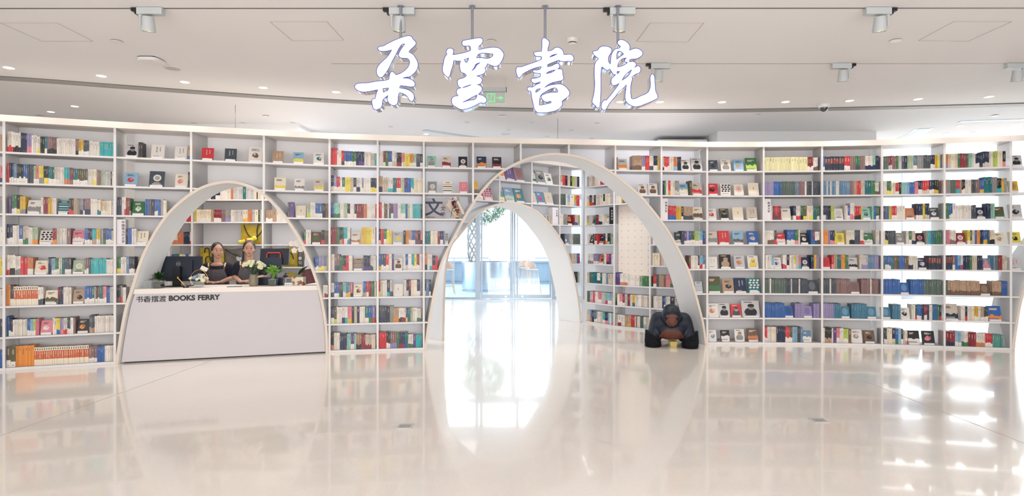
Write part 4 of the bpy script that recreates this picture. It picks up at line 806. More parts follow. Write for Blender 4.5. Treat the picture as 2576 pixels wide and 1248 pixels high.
def bag(label, px0, px1, k, h, m, seed, straps, off=.10):
    p = ns.xy(ns.u((px0+px1)/2), off); w = ns.u(px1)-ns.u(px0); r = thing('tote_bag', label, 'bag', (p.x, p.y, LEV[k]+.002), 0, 'tote bags on the nook shelves')
    soft_box(w, .12, h, seed).build('bag_body', m, r, smooth=True)
    for pts in straps: 
        mb = MB(); mb.tube([(x*w, y, z*h) for x, y, z in pts], .0085, 6); mb.build('strap', M_strap, r, smooth=True)
    return r, w
r, w = bag('yellow tote with black straps on the shelf above the women', 600, 658, 4, .325, M_yb, 1, [crom([(-.32, -.06, .98), (-.15, -.075, .55), (.1, -.085, .30), (.42, -.075, .55), (.49, -.05, .9)], 4), [(.27, -.06, .25), (.27, -.075, .7), (.30, -.06, 1.0), (.38, -.05, 1.0)]])
rp_ = thing('pouch', 'bright yellow zip pouch lying against the upper yellow tote', 'pouch', (r.location.x-.02, r.location.y-.125, LEV[4]+.03)); mb = MB(); MM = Matrix.Rotation(math.radians(-12), 4, 'Y'); mb.ell((0, 0, .035), (.155, .035, .036), 18, 8, MM); mb.ell((.10, 0, .075), (.04, .03, .035), 12, 6); mb.ell((-.12, 0, .012), (.05, .03, .03), 12, 6); mb.build('pouch_body', mat('lemon_fabric', (.88, .82, .32), .5), rp_, smooth=True)
mb = MB(); mb.lathe([(.02, 0), (.02, .003)], 18, (0, 0, 0), Matrix.Translation((-.02, -.0345, .045)) @ Matrix.Rotation(PI/2, 4, 'X')); mb.build('badge', mat('orange_badge', (.80, .40, .16), .5), rp_)
bag('yellow tote behind the left woman, left of the grey tote', 496, 557, 3, .31, M_yb, 2, [crom([(-.25, -.06, .75), (-.2, -.07, .97), (-.06, -.07, .95), (-.02, -.08, .6), (.05, -.09, .3)], 4), crom([(-.15, -.09, .1), (-.16, -.09, .45), (-.02, -.09, .55), (.12, -.08, .4)], 4)])
r, w = bag('crumpled grey tote between the two women', 560, 616, 3, .30, M_gb, 3, [[(.38, -.07, .15), (.40, -.08, .6), (.38, -.07, 1.0), (.44, -.05, 1.0)], crom([(-.45, -.05, .95), (-.1, -.08, .72), (.3, -.09, .55)], 4)])
mb = MB(); mb.lathe([(.045, 0), (.045, .003)], 22, (0, 0, 0), Matrix.Translation((.08, -.085, .14)) @ Matrix.Rotation(PI/2, 4, 'X')); mb.build('printed_disc', M_fix, r)
bag('yellow tote right of the cash terminal screen', 699, 744, 3, .31, M_yb, 4, [[(-.35, -.06, .6), (-.35, -.07, .97), (-.22, -.07, .97), (-.22, -.07, .85)], crom([(.1, -.08, .15), (-.05, -.09, .55), (.2, -.08, .75), (.35, -.08, .4)], 4)])
r, w = bag('narrow grey tote with round print beside the orchid flowers', 745, 762, 3, .26, M_gb, 5, [])
mb = MB(); mb.lathe([(.028, 0), (.028, .003)], 22, (0, 0, 0), Matrix.Translation((0, -.072, .14)) @ Matrix.Rotation(PI/2, 4, 'X')); mb.build('printed_disc', M_fix, r); text_obj('lettering', 'S2', .055, M_fix, r, Matrix.Translation((0, -.072, .05)) @ FACE, .0005)
bag('yellow tote on the lowest visible nook shelf behind the orchid', 712, 758, 2, .26, M_yb, 6, [crom([(.0, -.08, .3), (.05, -.09, .75), (.25, -.08, .75), (.3, -.08, .3)], 4)])
# ------------------------------------------------------------------ the two women behind the desk
M_skin = mat('skin', (.76, .58, .49), .5, noise=.05, nscale=30); M_hair1 = mat('black_hair', (.10, .08, .08), .45, noise=.3, nscale=120); M_hair2 = mat('dark_brown_hair', (.20, .13, .11), .45, noise=.3, nscale=120)
M_shirt = mat('navy_tee', (.075, .085, .16), .85, noise=.12, nscale=200); M_apron = mat('grey_canvas', (.33, .32, .35), .85, noise=.15, nscale=220); M_leather = mat('tan_leather', (.52, .27, .18), .5, noise=.1); M_straw = mat('off_white_strap', (.84, .78, .70), .7)
M_trou = mat('black_trousers', (.09, .09, .10), .8); M_eyew = mat('eye_white', (.86, .83, .80), .3); M_iris = mat('dark_iris', (.07, .045, .04), .2); M_lip = mat('lips', (.66, .36, .35), .45); M_nail = mat('brow_hair', (.16, .11, .10), .7)
def person(label, loc, s, yaw, hairm, hairkind, hands, gaze):
    r = thing('person', label, 'person', loc, .27); HZ = 1.43; Ry = Matrix.Rotation(yaw, 4, 'Z')
    def hd(p): q = Ry @ Vector((p[0], p[1], 0)); return (q.x*s, q.y*s, p[2]*s)
    P = lambda x, y, z: (x*s, y*s, z*s)
    hands = [tuple(v for v in h) for h in hands]
    pr = [('e', hd((0, .004, HZ+.012)), (.0735*s, .089*s, .101*s), yaw), ('e', hd((0, -.026, 1.372)), (.048*s, .056*s, .056*s), yaw), ('e', hd((0, -.050, 1.335)), (.026*s, .026*s, .02*s), yaw),
          ('e', hd((.036, -.052, 1.395)), (.026*s, .026*s, .028*s), yaw), ('e', hd((-.036, -.052, 1.395)), (.026*s, .026*s, .028*s), yaw),
          ('c', P(0, .022, 1.18), hd((0, .012, 1.36)), .055*s, .046*s), ('e', P(0, -.028, 1.222), (.092*s, .055*s, .036*s)),
          ('e', P(0, 0, 1.08), (.15*s, .092*s, .17*s)), ('e', P(0, 0, .93), (.135*s, .088*s, .17*s)), ('e', P(0, .01, .80), (.16*s, .105*s, .13*s)), ('c', P(-.13, .012, 1.19), P(.13, .012, 1.19), .048*s, .048*s)]
    for sx in (-1, 1):
        pr += [('c', P(.075*sx, .01, .78), P(.085*sx, -.005, .45), .078*s, .052*s), ('c', P(.085*sx, -.005, .45), P(.085*sx, .02, .09), .05*s, .034*s), ('c', P(.085*sx, .01, .04), P(.09*sx, -.12, .03), .035*s, .03*s), ('e', hd((.073*sx, .012, 1.412)), (.010*s, .018*s, .028*s), yaw)]
    fm = []
    for sx, (wx, wy, wz), (fx, fy) in hands:
        el = P(.200*sx, .03, 1.03); wr = P(wx, wy, wz); pr += [('c', P(.158*sx, .012, 1.185), el, .044*s, .037*s), ('c', el, wr, .037*s, .025*s)]
        d = Vector((fx, fy, 0)).normalized(); side = Vector((-d.y, d.x, 0))*sx; pc = Vector(wr)+d*.045+Vector((0, 0, -.004))
        pr += [('e', tuple(pc), (.042*s, .038*s, .015*s), math.atan2(d.y, d.x))]
        for i, (ln, an) in enumerate(((.062, .10), (.070, .02), (.066, -.07), (.052, -.18))):
            b = pc+d*.028+side*(.028-.0185*i); e = b+d*ln*.55+side*an*.03+Vector((0, 0, .002)); t = e+d*ln*.42+Vector((0, 0, -.016)); pr += [('c', tuple(b), tuple(e), .0086, .008), ('c', tuple(e), tuple(t), .008, .0068)]
        b = pc-d*.008+side*.034; e = b+side*.022+d*.030; pr += [('c', tuple(b), tuple(e), .0105, .009), ('c', tuple(e), tuple(e+d*.024), .009, .0075)]
    me = blob(pr, .0062, 5); me.materials.append(M_skin); body = link('body', me, r)
    bv = BVHTree.FromPolygons([v.co for v in me.vertices], [p.vertices for p in me.polygons])
    def face(x, z, out=.001):
        dirn = Ry @ Vector((0, 1, 0)); o = Ry @ Vector((x*s, -.4, 0)); o.z = z*s; h = bv.ray_cast(o, dirn)
        return (h[0] if h[0] else o+dirn*.3)-dirn*out
    RM = Ry
    for sx in (-1, 1):
        c = face(.033*sx, 1.428, -.002); mb = MB(); mb.ell(c, (.0148*s, .005, .0068*s), 14, 8, RM); ey = mb.build('eye', M_eyew, r, smooth=True)
        g = Ry @ Vector((gaze, -.0035, 0)); mb = MB(); mb.ell(c+g, (.0068*s, .0035, .0066*s), 12, 8, RM); mb.build('iris', M_iris, ey, smooth=True)
        mb = MB(); mb.tube([face(.033*sx+dx, 1.428+.0075-abs(dx)*.22, .0006) for dx in (-.016, -.008, 0, .008, .016)], .0016, 6); mb.build('eyelid', M_nail, r, smooth=True)
        mb = MB(); mb.tube([face(.034*sx+dx*sx, 1.452+zz, .0006) for dx, zz in ((-.018, -.002), (-.006, .004), (.008, .005), (.02, -.001))], [.002, .0032, .003, .0014], 6); mb.build('eyebrow', M_nail, r, smooth=True)
    mb = MB(); c0 = face(0, 1.428, -.004); c1 = face(0, 1.40, .004); mb.tube([c0, c0.lerp(c1, .5)+(Ry @ Vector((0, -.006, 0))), c1+(Ry @ Vector((0, -.008, 0)))], [.006*s, .008*s, .0115*s], 12); mb.ell(c1+(Ry @ Vector((0, -.005, -.002))), (.0165*s, .011*s, .0095*s), 14, 8, RM); mb.build('nose', M_skin, r, smooth=True)
    mb = MB(); mb.tube([face(x, 1.3655+z, .0004) for x, z in ((-.023, -.001), (-.012, .0022), (0, .001), (.012, .0022), (.023, -.001))], [.0012, .0034, .0036, .0034, .0012], 8); mb.tube([face(x, 1.3605+z, .0004) for x, z in ((-.020, .002), (-.009, -.001), (0, -.0016), (.009, -.001), (.020, .002))], [.0012, .0036, .0042, .0036, .0012], 8); mb.build('lips', M_lip, r, smooth=True)
    hp = [('e', hd((0, .020, HZ+.029)), (.0835*s, .0935*s, .0965*s), yaw), ('e', hd((0, .06, 1.40)), (.068*s, .05*s, .06*s), yaw)]
    for sx in (-1, 1): hp += [('c', hd((.068*sx, -.008, 1.475)), hd((.070*sx, .025, 1.40)), .015*s, .018*s)]
    if hairkind == 'tail': hp += [('c', hd((-.02, .105, 1.40)), hd((-.045, .09, 1.27)), .03*s, .02*s)]
    else: hp += [('e', hd((0, .115, 1.42)), (.038*s, .034*s, .036*s), yaw)]
    hm = blob(hp, .006, 4); hm.materials.append(hairm); link('hair', hm, r)
    # shirt, apron, trousers
    sp = [('c', P(-.138, .012, 1.190), P(.138, .012, 1.190), .062*s, .062*s), ('e', P(0, 0, 1.08), (.158*s, .108*s, .172*s)), ('e', P(0, 0, .93), (.146*s, .102*s, .18*s)), ('e', P(0, .01, .80), (.172*s, .117*s, .10*s))]
    for sx in (-1, 1): sp += [('c', P(.152*sx, .012, 1.187), P(.190*sx, .024, 1.075), .060*s, .053*s)]
    sm = blob(sp, .008, 5); sm.materials.append(M_shirt); link('t_shirt', sm, r)
    sv = BVHTree.FromPolygons([v.co for v in sm.vertices], [p.vertices for p in sm.polygons])
    def front(x, z, out): h = sv.ray_cast(Vector((x*s, -1, z*s)), Vector((0, 1, 0))); return (h[0] if h[0] else Vector((x*s, -.03, z*s)))-Vector((0, out, 0))
    mb = MB(); nx, nz = 12, 14; zs = [.50+(1.158-.50)*j/nz for j in range(nz+1)]
    def hw(z): return .105 if z > 1.15 else min(.165, .105+(1.158-z)*.33)
    G = {}
    for j, z in enumerate(zs):
        for i in range(nx+1):
            x = hw(z)*(2*i/nx-1); p = front(x, max(z, .78), .010); G[i, j] = (Vector((p.x, p.y, z*s)), Vector((p.x, p.y-.004, z*s)))
    for j in range(nz):
        for i in range(nx):
            mb.poly([G[i, j][1], G[i+1, j][1], G[i+1, j+1][1], G[i, j+1][1]]); mb.poly([G[i, j+1][0], G[i+1, j+1][0], G[i+1, j][0], G[i, j][0]])
    ap = mb.build('apron', M_apron, r, smooth=True)
    mb = MB(); a, b = front(-.05, 1.135, .0175), front(.0, 1.112, .0175); mb.box((-.042*s, a.y-.002, 1.108*s), (.012*s, a.y+.001, 1.138*s)); mb.build('leather_patch', M_leather, ap)
    mb = MB(); mb.box((.02*s, a.y-.001, 1.118*s), (.037*s, a.y+.001, 1.13*s)); mb.build('red_tag', mat('coral_tag', (.78, .36, .34), .6), ap)
    for sx in (-1, 1):
        for nm, z0, z1, m in (('leather_tab', 1.150, 1.198, M_leather), ('strap', 1.195, 1.252, M_straw)):
            mb = MB(); n = 5; L = []
            for i in range(n+1):
                z = z0+(z1-z0)*i/n; x = (.100+.012*(z-1.15)/.1)*sx; p = front(x, min(z, 1.243), .006); p.z = z*s; L.append(p)
            for i in range(n):
                w = .0105*s; mb.hexa([L[i]+Vector((-w, 0, 0)), L[i]+Vector((w, 0, 0)), L[i]+Vector((w, .004, 0)), L[i]+Vector((-w, .004, 0)), L[i+1]+Vector((-w, 0, 0)), L[i+1]+Vector((w, 0, 0)), L[i+1]+Vector((w, .004, 0)), L[i+1]+Vector((-w, .004, 0))])
            mb.build(nm, m, ap)
        mb = MB(); c = front(.101*sx, 1.147, .013); mb.tube([c+Vector((.009*math.cos(t*PI/6), 0, .011*math.sin(t*PI/6))) for t in range(12)], .0022, 6, closed=True); mb.build('ring', M_gold, ap, smooth=True)
    tp = [('e', P(0, .01, .80), (.17*s, .113*s, .12*s))]
    for sx in (-1, 1): tp += [('c', P(.078*sx, .01, .76), P(.088*sx, -.005, .45), .088*s, .064*s), ('c', P(.088*sx, -.005, .45), P(.088*sx, .018, .10), .062*s, .05*s)]
    tm = blob(tp, .012, 4); tm.materials.append(M_trou); link('trousers', tm, r)
    for sx in (-1, 1): mb = MB(); mb.ell(P(.09*sx, -.05, .042), (.048*s, .125*s, .040*s), 16, 8); mb.build('shoe', M_black, r, smooth=True)
    return r
YP = 8.47
person('woman in navy tee and grey apron, looking sideways, hair tied back', ((547-VX)*YP/F, YP, 0), 1.0, .42, M_hair1, 'tail', [(1, (.10, -.19, .984), (-.8, -.5)), (-1, (-.09, -.185, .984), (.8, -.45))], .0035)
person('woman in navy tee and grey apron behind the white roses, hands clasped', ((627-VX)*YP/F, YP, 0), 1.02, .14, M_hair2, 'bun', [(1, (.055, -.205, .985), (-.9, -.45)), (-1, (-.085, -.20, .975), (.85, -.5))], .0)
# ------------------------------------------------------------------ gorilla figure in the archway
M_gor = mat('dark_blue_gloss', (.03, .08, .155), .42, noise=.06, nscale=5, coat=.1, spec=.35); M_brown = mat('matt_brown_patch', (.36, .19, .14), .6, noise=.06, nscale=20); M_fur = mat('black_navy_fur', (.032, .045, .095), .9, noise=.3, nscale=60)
GX, GY = 2.295, 8.47
gr = thing('gorilla_figure', 'dark blue gorilla figure with furry forearms beside archway leg', 'sculpture', (GX, GY+.04, 0), -.22)
pr = [('e', (0, .03, .455), (.150, .160, .155)), ('e', (0, .05, .53), (.125, .135, .11)), ('e', (0, -.06, .40), (.11, .09, .095)), ('e', (0, .25, .33), (.28, .30, .19)), ('c', (-.175, .17, .375), (.175, .17, .375), .13, .13), ('e', (0, .10, .265), (.285, .185, .172)), ('e', (0, .50, .23), (.22, .20, .20))]
for sx in (-1, 1): pr += [('c', (.205*sx, .15, .345), (.258*sx, .03, .15), .112, .095), ('c', (.262*sx, .03, .15), (.262*sx, .01, .09), .09, .08), ('c', (.15*sx, .55, .16), (.19*sx, .50, .085), .10, .08)]
me = blob(pr, .013, 9); me.materials.append(M_gor); body = link('body', me, gr)
gv = BVHTree.FromPolygons([v.co for v in me.vertices], [p.vertices for p in me.polygons])
def gproj(x, z): h = gv.ray_cast(Vector((x, -1, z)), Vector((0, 1, 0))); return h[0] if h[0] else Vector((x, 0, z))
def patch(name, inside, x0, x1, z0, z1, n, out, m):
    mb = MB(); dx = (x1-x0)/n; nz = max(2, int((z1-z0)/dx)); rows = []
    for j in range(nz+1):
        z = z0+(z1-z0)*j/nz; iv = inside(z); rows.append((z, iv))
    for (za, A), (zb, B) in zip(rows, rows[1:]):
        for i in range(n):
            q = [(A[0]+(A[1]-A[0])*i/n, za), (A[0]+(A[1]-A[0])*(i+1)/n, za), (B[0]+(B[1]-B[0])*(i+1)/n, zb), (B[0]+(B[1]-B[0])*i/n, zb)]
            mb.poly([gproj(*p)-Vector((0, out, 0)) for p in q])
    return mb.build(name, m, gr, smooth=True)
def ellrow(rx, cz, rz, p=2.0): return lambda z: (lambda w: (-w, w))(rx*max(0.0, 1-abs((z-cz)/rz)**p)**(1/p))
patch('brow_patch', ellrow(.082, .470, .030, 3.0), -.08, .08, .4402, .4998, 18, .003, M_brown)
mb = MB(); mb.ell((0, -.112, .388), (.083, .068, .068), 24, 14); mz = mb.build('muzzle', M_brown, gr, smooth=True)
mb = MB()
for sx in (-1, 1): mb.ell((.039*sx, -.166, .412), (.009, .006, .009), 10, 6)
mb.build('nostril', mat('nostril_dark', (.2, .14, .12), .4), mz, smooth=True)
def chest(z):
    T_ = [(.10, .02), (.108, .075), (.118, .12), (.135, .165), (.146, .182), (.18, .17), (.215, .15), (.24, .13), (.262, .10), (.272, .06)]
    for (a, wa), (b, wb) in zip(T_, T_[1:]):
        if a <= z <= b+1e-6: w = wa+(wb-wa)*(z-a)/(b-a); return (-w, w)
    return (-.02, .02)
patch('chest_patch', chest, -.18, .18, .101, .271, 26, .004, M_brown)
def fur(sx):
    rf = random.Random(30+sx); mb = MB(); prof = []
    n = 40; rings = 12
    def pt(a, t):
        rx = .116*(1.0-.16*abs(t-.35)); ry = .115; tilt = .07*math.cos(a)*sx; z = t*(.185+tilt*.9); return Vector((.268*sx+rx*math.cos(a), .015+ry*math.sin(a), .006+z))
    P = [[pt(2*PI*i/n, j/rings) for i in range(n)] for j in range(rings+1)]
    for j in range(rings):
        for i in range(n): mb.poly([P[j][i], P[j][(i+1) % n], P[j+1][(i+1) % n], P[j+1][i]])
    mb.poly([p for p in reversed(P[0])]); mb.poly(P[rings])
    for _ in range(2600):
        a = rf.uniform(0, 2*PI); t = rf.uniform(.02, 1.0); b = pt(a, t); o = Vector((math.cos(a), math.sin(a), rf.uniform(-.6, .3))).normalized(); L = rf.uniform(.008, .017); s_ = Vector((-math.sin(a), math.cos(a), rf.uniform(-.5, .5)))*.0035
        mb.poly([b-s_, b+s_, b+o*L+Vector((0, 0, -.003 if b.z > .02 else 0))])
    o = mb.build('furry_forearm', M_fur, gr); return o
fur(-1); fur(1)
mb = MB(); mb.hexa([(-.055, .32, .001), (.055, .32, .001), (.055, .42, .001), (-.055, .42, .001), (-.07, .31, .09), (.07, .31, .09), (.07, .43, .09), (-.07, .43, .09)]); o = mb.build('yellow_block', mat('pale_yellow_block', (.84, .76, .45), .6), None, loc=(GX+.05, GY-.22, 0)); o.scale = (.8, 1, .85); tag(o, 'small pale yellow tapered block under the gorilla chest', 'block')
# ------------------------------------------------------------------ section signs and the literature display
M_signw = mat('section_sign_white', (.90, .88, .90), .45); M_signk = mat('section_sign_black', (.07, .09, .13), .4)
def section(label, S, px0, px1, k, chars, m, ink, hgt=.315, size=.037, pitch=.043, off=.02, top=.04, depth=.11, cx=.25):
    sg = seg_at(S, (px0+px1)/2); u0, u1 = sg.u(px0), sg.u(px1); p = sg.xy((u0+u1)/2, off); w = u1-u0; r = thing('section_sign', label, 'sign', (p.x, p.y, LEV[k]+.0015), math.atan2(sg.t.y, sg.t.x), 'section signs standing on the shelves')
    mb = MB(); mb.box((-w/2, 0, 0), (w/2, depth, hgt)); mb.build('sign_block', m, r)
    vtext('lettering', chars, size, ink, r, Matrix.Translation((w*cx, -.0009, hgt-top)) @ FACE, pitch, .0005)
section('white sign block with seven black characters, bay left of desk arch top', MAIN, 292, 314, 4, '中国现当代文学', M_signw, M_ink, top=.012, pitch=.0415)
section('white sign block with four black characters at archway right leg', MAIN, 1665.5, 1681, 5, '非洲文学', M_signw, M_ink, hgt=.318, cx=.22)
section('white sign block with four black characters right of all-covers bay', MAIN, 1923, 1940, 5, '欧洲文学', M_signw, M_ink, hgt=.318, cx=.22)
section('white sign block with three characters in the cove, facing the corner', COVE, 1392, 1406, 5, '写作课', M_signw, M_ink, hgt=.315)
section('black sign block with white characters at the cove corner', COVE, 1531, 1541.5, 5, '作家传记', M_signk, M_plastic, hgt=.315, size=.034, pitch=.05, cx=.1)
section('white sign block half hidden behind the archway leg', COVE, 1641, 1652, 4, '外国文学', M_signw, M_ink, hgt=.30)
s7 = seg_at(MAIN, 1100); u0, u1 = s7.u(1068.5), s7.u(1121); p = s7.xy((u0+u1)/2, .22); a7 = math.atan2(s7.t.y, s7.t.x)
r = thing('literature_placard', 'grey placard with large dark character and the word LITERATURE', 'sign', (p.x, p.y, LEV[5]+.001), a7); w = u1-u0
mb = MB(); mb.box((-w/2, 0, 0), (w/2, .012, .315)); mb.build('placard_board', mat('placard_grey', (.75, .73, .75), .5, noise=.03, nscale=3), r)
text_obj('lettering', '文', .27, mat('soft_slate_print', (.26, .31, .40), .6), r, Matrix.Translation((-.028, -.001, .075)) @ FACE, .005)
text_obj('lettering', 'LITERATURE', .02, M_ink, r, Matrix.Translation((-.075, -.001, .022)) @ FACE, .0002, width=.118)
vtext('lettering', '文学', .068, M_ink, r, Matrix.Translation((.105, -.0025, .205)) @ FACE, .085, .0008)
u = s7.u(1146); p = s7.xy(u, .12); r = thing('dried_bouquet', 'tilted dried flower bouquet wrapped in cream paper beside the literature placard', 'flowers', (p.x, p.y, LEV[5]+.001), a7)
mb = MB(); mb.box((-.085, -.03, 0), (.065, .03, .025)); mb.build('wooden_base', mat('pale_wood_base', (.84, .72, .60), .5, noise=.1, nscale=20), r); mb = MB(); mb.box((.0, -.0315, .006), (.055, -.03, .020)); mb.build('base_label', M_ink, r)
M_wrap = mat('cream_wrap_paper', (.90, .86, .81), .7, noise=.05, nscale=20); TB = Matrix.Rotation(math.radians(-28), 4, 'Y') ; mb = MB(); n = 14; R0 = []; R1 = []
for i in range(n+1):
    a = -.2+(PI+.4)*i/n; R0.append(Matrix.Translation((.02, 0, .03)) @ Vector((.045*math.cos(a), .03*math.sin(a)-.005, 0))); R1.append(Matrix.Translation((.02, 0, .03)) @ Matrix.Rotation(math.radians(-20), 4, 'Y') @ Vector((.125*math.cos(a), .05*math.sin(a)-.005, .26+.035*math.sin(5*a))))
for i in range(n): mb.poly([R0[i], R0[i+1], R1[i+1], R1[i]]); mb.poly([R1[i]+Vector((0, .002, 0)), R1[i+1]+Vector((0, .002, 0)), R0[i+1]+Vector((0, .002, 0)), R0[i]+Vector((0, .002, 0))])
mb.build('paper_wrap', M_wrap, r, smooth=True)
mb = MB(); mb.tube([(.12, -.02, .07), (-.005, -.02, .325)], .024, 14); mb.build('paper_roll', M_wrap, r, smooth=True)
FC = [mat('dried_red', (.62, .16, .20), .7), mat('dried_plum', (.34, .13, .24), .7), mat('dried_yellow', (.80, .62, .28), .7), mat('dried_rust', (.66, .36, .26), .7)]
for i in range(22):
    t = i/21; c = Vector((-.05+.11*t+rp.uniform(-.03, .03), -.045+rp.uniform(-.012, .012), .275-.22*t+rp.uniform(-.02, .02))); mb = MB(); rose(mb, c, rp.uniform(.011, .02), Vector((rp.uniform(-.5, .5), -1, .4))); mb.build('bloom', FC[2 if t > .78 else rp.choice([0, 1, 0, 3, 1])], r, smooth=True)
mb = MB()
for i in range(22): leaf(mb, Vector((rp.uniform(-.06, .06), -.04, rp.uniform(.08, .28))), rdir(-.4), .045, .015)
mb.build('leaves', M_dgreen, r); mb = MB(); mb.tube([(-.01, -.045, .19), (-.05, -.045, .13), (-.06, -.04, .06), (-.075, -.035, .026)], [.005, .004, .004, .003], 6); mb.tube([(-.04, -.04, .27), (-.10, -.04, .30), (-.15, -.04, .30)], .002, 5); mb.build('twig', mat('dark_twig', (.16, .14, .15), .8), r)
# ------------------------------------------------------------------ hanging lit characters
SG = {}
SG[0] = ((880, 80), 1005, [[(420,245),(440,225),(500,212),(560,180),(650,135),(740,98),(830,68),(890,60),(930,80),(945,110),(980,145),(990,175),(965,215),(890,290),(885,308,1),(940,335),(985,395),(1015,460),(1020,510),(995,580),(945,635),(900,670),(860,677),(785,690,1),(900,705),(950,735),(975,775),(970,805),(940,823),(850,815),(755,805,1),(742,840,1),(850,860),(910,890),(955,935),(962,985),(945,1030),(920,1042),(890,1020),(860,970),(810,930),(738,910,1),(725,970),(718,1050),(700,1085),(660,1102),(610,1088),(575,1050),(562,1000),(572,950,1),(530,985),(495,1020),(485,1090),(465,1135),(420,1160),(380,1165),(350,1140),(338,1090),(330,1050),(345,1005),(380,1000,1),(395,930),(420,865,1),(330,885),(210,900),(130,885),(85,850),(72,820),(95,785),(140,770),(260,765),(400,740),(520,728),(585,712,1),(600,630),(620,600),(650,602),(690,645,1),(760,620),(860,540),(888,490),(890,430),(860,400),(800,395),(750,385),(730,350),(745,300),(825,180,1),(790,185),(755,220),(690,340),(640,430),(570,570),(520,640),(465,685),(430,670),(405,630),(400,580),(420,520),(480,450),(560,375),(630,270,1),(560,288),(480,292),(435,280)],
    [(495,848,1),(583,838,1),(570,875,1),(500,908,1)]])
SG[1] = ((1100, 80), 1187, [[(370,165),(385,135),(420,125),(520,108),(620,92),(660,95),(682,130),(670,170),(620,220,1),(618,270,1),(740,243),(850,232),(920,245),(970,290),(995,340),(985,390),(950,460),(910,505),(860,515),(800,500),(752,475,1),(735,515),(712,545,1),(725,575),(710,610),(665,640),(582,662,1),(630,672),(668,710),(665,750),(640,780),(595,790,1),(630,800),(668,840),(668,870),(640,910),(612,938,1),(680,955),(735,1005),(735,1040),(710,1065),(640,1065),(590,1090),(520,1125),(430,1155),(350,1160),(280,1125),(235,1095),(215,1040),(225,990),(260,965),(315,958,1),(290,920),(290,880),(310,855),(360,838,1),(325,825),(305,780),(303,735),(325,710),(380,695),(440,658,1),(410,625),(360,605),(340,550),(335,490),(350,435,1),(300,437),(245,430,1),(235,500),(205,590),(185,660),(165,682),(130,660),(95,625),(78,570),(90,480),(120,370),(145,340,1),(135,300),(150,265),(195,247),(235,265),(245,300),(232,345,1),(350,325),(495,285,1),(498,240),(480,212),(430,215),(385,205)],
    [(585,392,1),(620,335),(800,330),(835,335,1),(820,370),(745,400),(690,392)], [(400,415,1),(468,388,1),(455,440),(430,458),(415,440)], [(512,588,1),(556,530),(576,488),(645,460,1),(590,502),(568,540)], [(375,1055,1),(460,1015),(520,980),(598,942,1),(570,1005),(480,1025)], [(370,838,1),(440,812),(515,787,1),(450,818)]])
SG[2] = ((1280, 80), 1372, [[(497,130),(505,100),(530,92),(575,118),(603,150),(600,200),(585,245),(583,290,1),(650,272),(690,240),(725,232),(775,250),(810,290),(823,345,1),(890,338),(940,345),(970,390),(960,430),(930,448),(890,440),(830,447),(760,435),(745,425,1),(640,465),(580,490,1),(572,525,1),(640,510),(700,480),(740,478),(757,510),(745,550),(722,560,1),(790,562),(805,600),(808,650),(820,690),(805,720),(740,740),(640,765),(600,785),(530,835,1),(600,805),(700,785),(780,785),(840,815),(890,870),(910,920),(890,965),(830,1010),(795,1040,1),(800,1085),(770,1135),(720,1170),(640,1195),(480,1212),(420,1200),(385,1160),(365,1080),(345,990),(330,885,1),(295,885),(275,850),(300,828),(360,825),(400,795),(470,768,1),(470,745,1),(400,770),(365,765),(335,735),(340,705),(400,695),(470,672,1),(475,625,1),(430,620),(375,610),(355,590),(370,575),(430,572),(465,560),(487,520,1),(400,540),(290,585),(200,640),(165,685),(145,685),(120,640),(108,570),(125,530),(180,525),(270,495),(400,450),(485,415,1),(487,375),(450,370),(395,360),(370,308,1),(420,298),(490,295,1),(495,200)],
    [(607,383,1),(640,355),(725,330,1),(690,350)], [(555,628,1),(590,600),(704,566,1),(640,607)], [(400,910,1),(410,872),(475,848,1),(450,880)], [(455,1100,1),(470,970),(490,940),(560,890),(640,850),(700,842),(730,880),(730,905,1),(620,908),(540,930),(488,958),(490,990),(540,1045),(580,1050),(620,1040),(635,1050),(580,1075)]])
SG[3] = ((1475, 80), 1557, [[(97,300),(165,278),(200,235),(260,215),(330,225),(375,255),(375,300),(340,360),(328,410),(335,450),(360,485,1),(365,400),(385,320),(430,260),(500,238),(508,215,1),(480,195),(465,160),(490,125),(540,120),(600,150),(640,195),(652,240),(645,280,1),(690,258),(760,250),(820,280),(843,320),(820,365),(760,400),(640,440),(700,445),(740,475),(740,510),(715,538,1),(760,512),(795,520),(813,570),(795,610),(740,635),(680,675,1),(688,710),(670,770),(668,960),(680,1000),(710,1003),(800,965),(920,905),(945,860),(958,790),(955,680),(970,640),(990,632),(1010,650),(1025,750),(1040,900),(1068,960),(1060,995),(1020,1020),(880,1080),(770,1118),(700,1115),(640,1085),(600,1050),(580,990),(585,900),(600,790,1),(555,840),(480,905),(440,960),(340,1080),(300,1150),(275,1172),(235,1155),(225,1100),(240,1050),(280,1018),(300,1025,1),(400,900),(497,768,1),(430,800),(395,800),(372,760),(375,710),(410,670),(440,640,1),(410,640),(380,600),(350,555,1),(310,578),(280,560),(230,522,1),(220,600),(215,900),(205,1080),(195,1125),(170,1138),(130,1100),(90,1060),(88,1030),(110,940),(125,800),(120,560),(135,460),(185,400,1),(140,370),(105,330)],
    [(452,415,1),(460,320),(475,292),(510,295),(560,335,1),(500,375)], [(465,530,1),(480,470),(530,410),(602,390,1),(570,430),(590,455),(618,458,1),(560,500)], [(462,590,1),(500,592,1),(480,615),(464,628)], [(530,730,1),(570,660),(680,562,1),(640,640),(600,680)]])
YS = 5.03
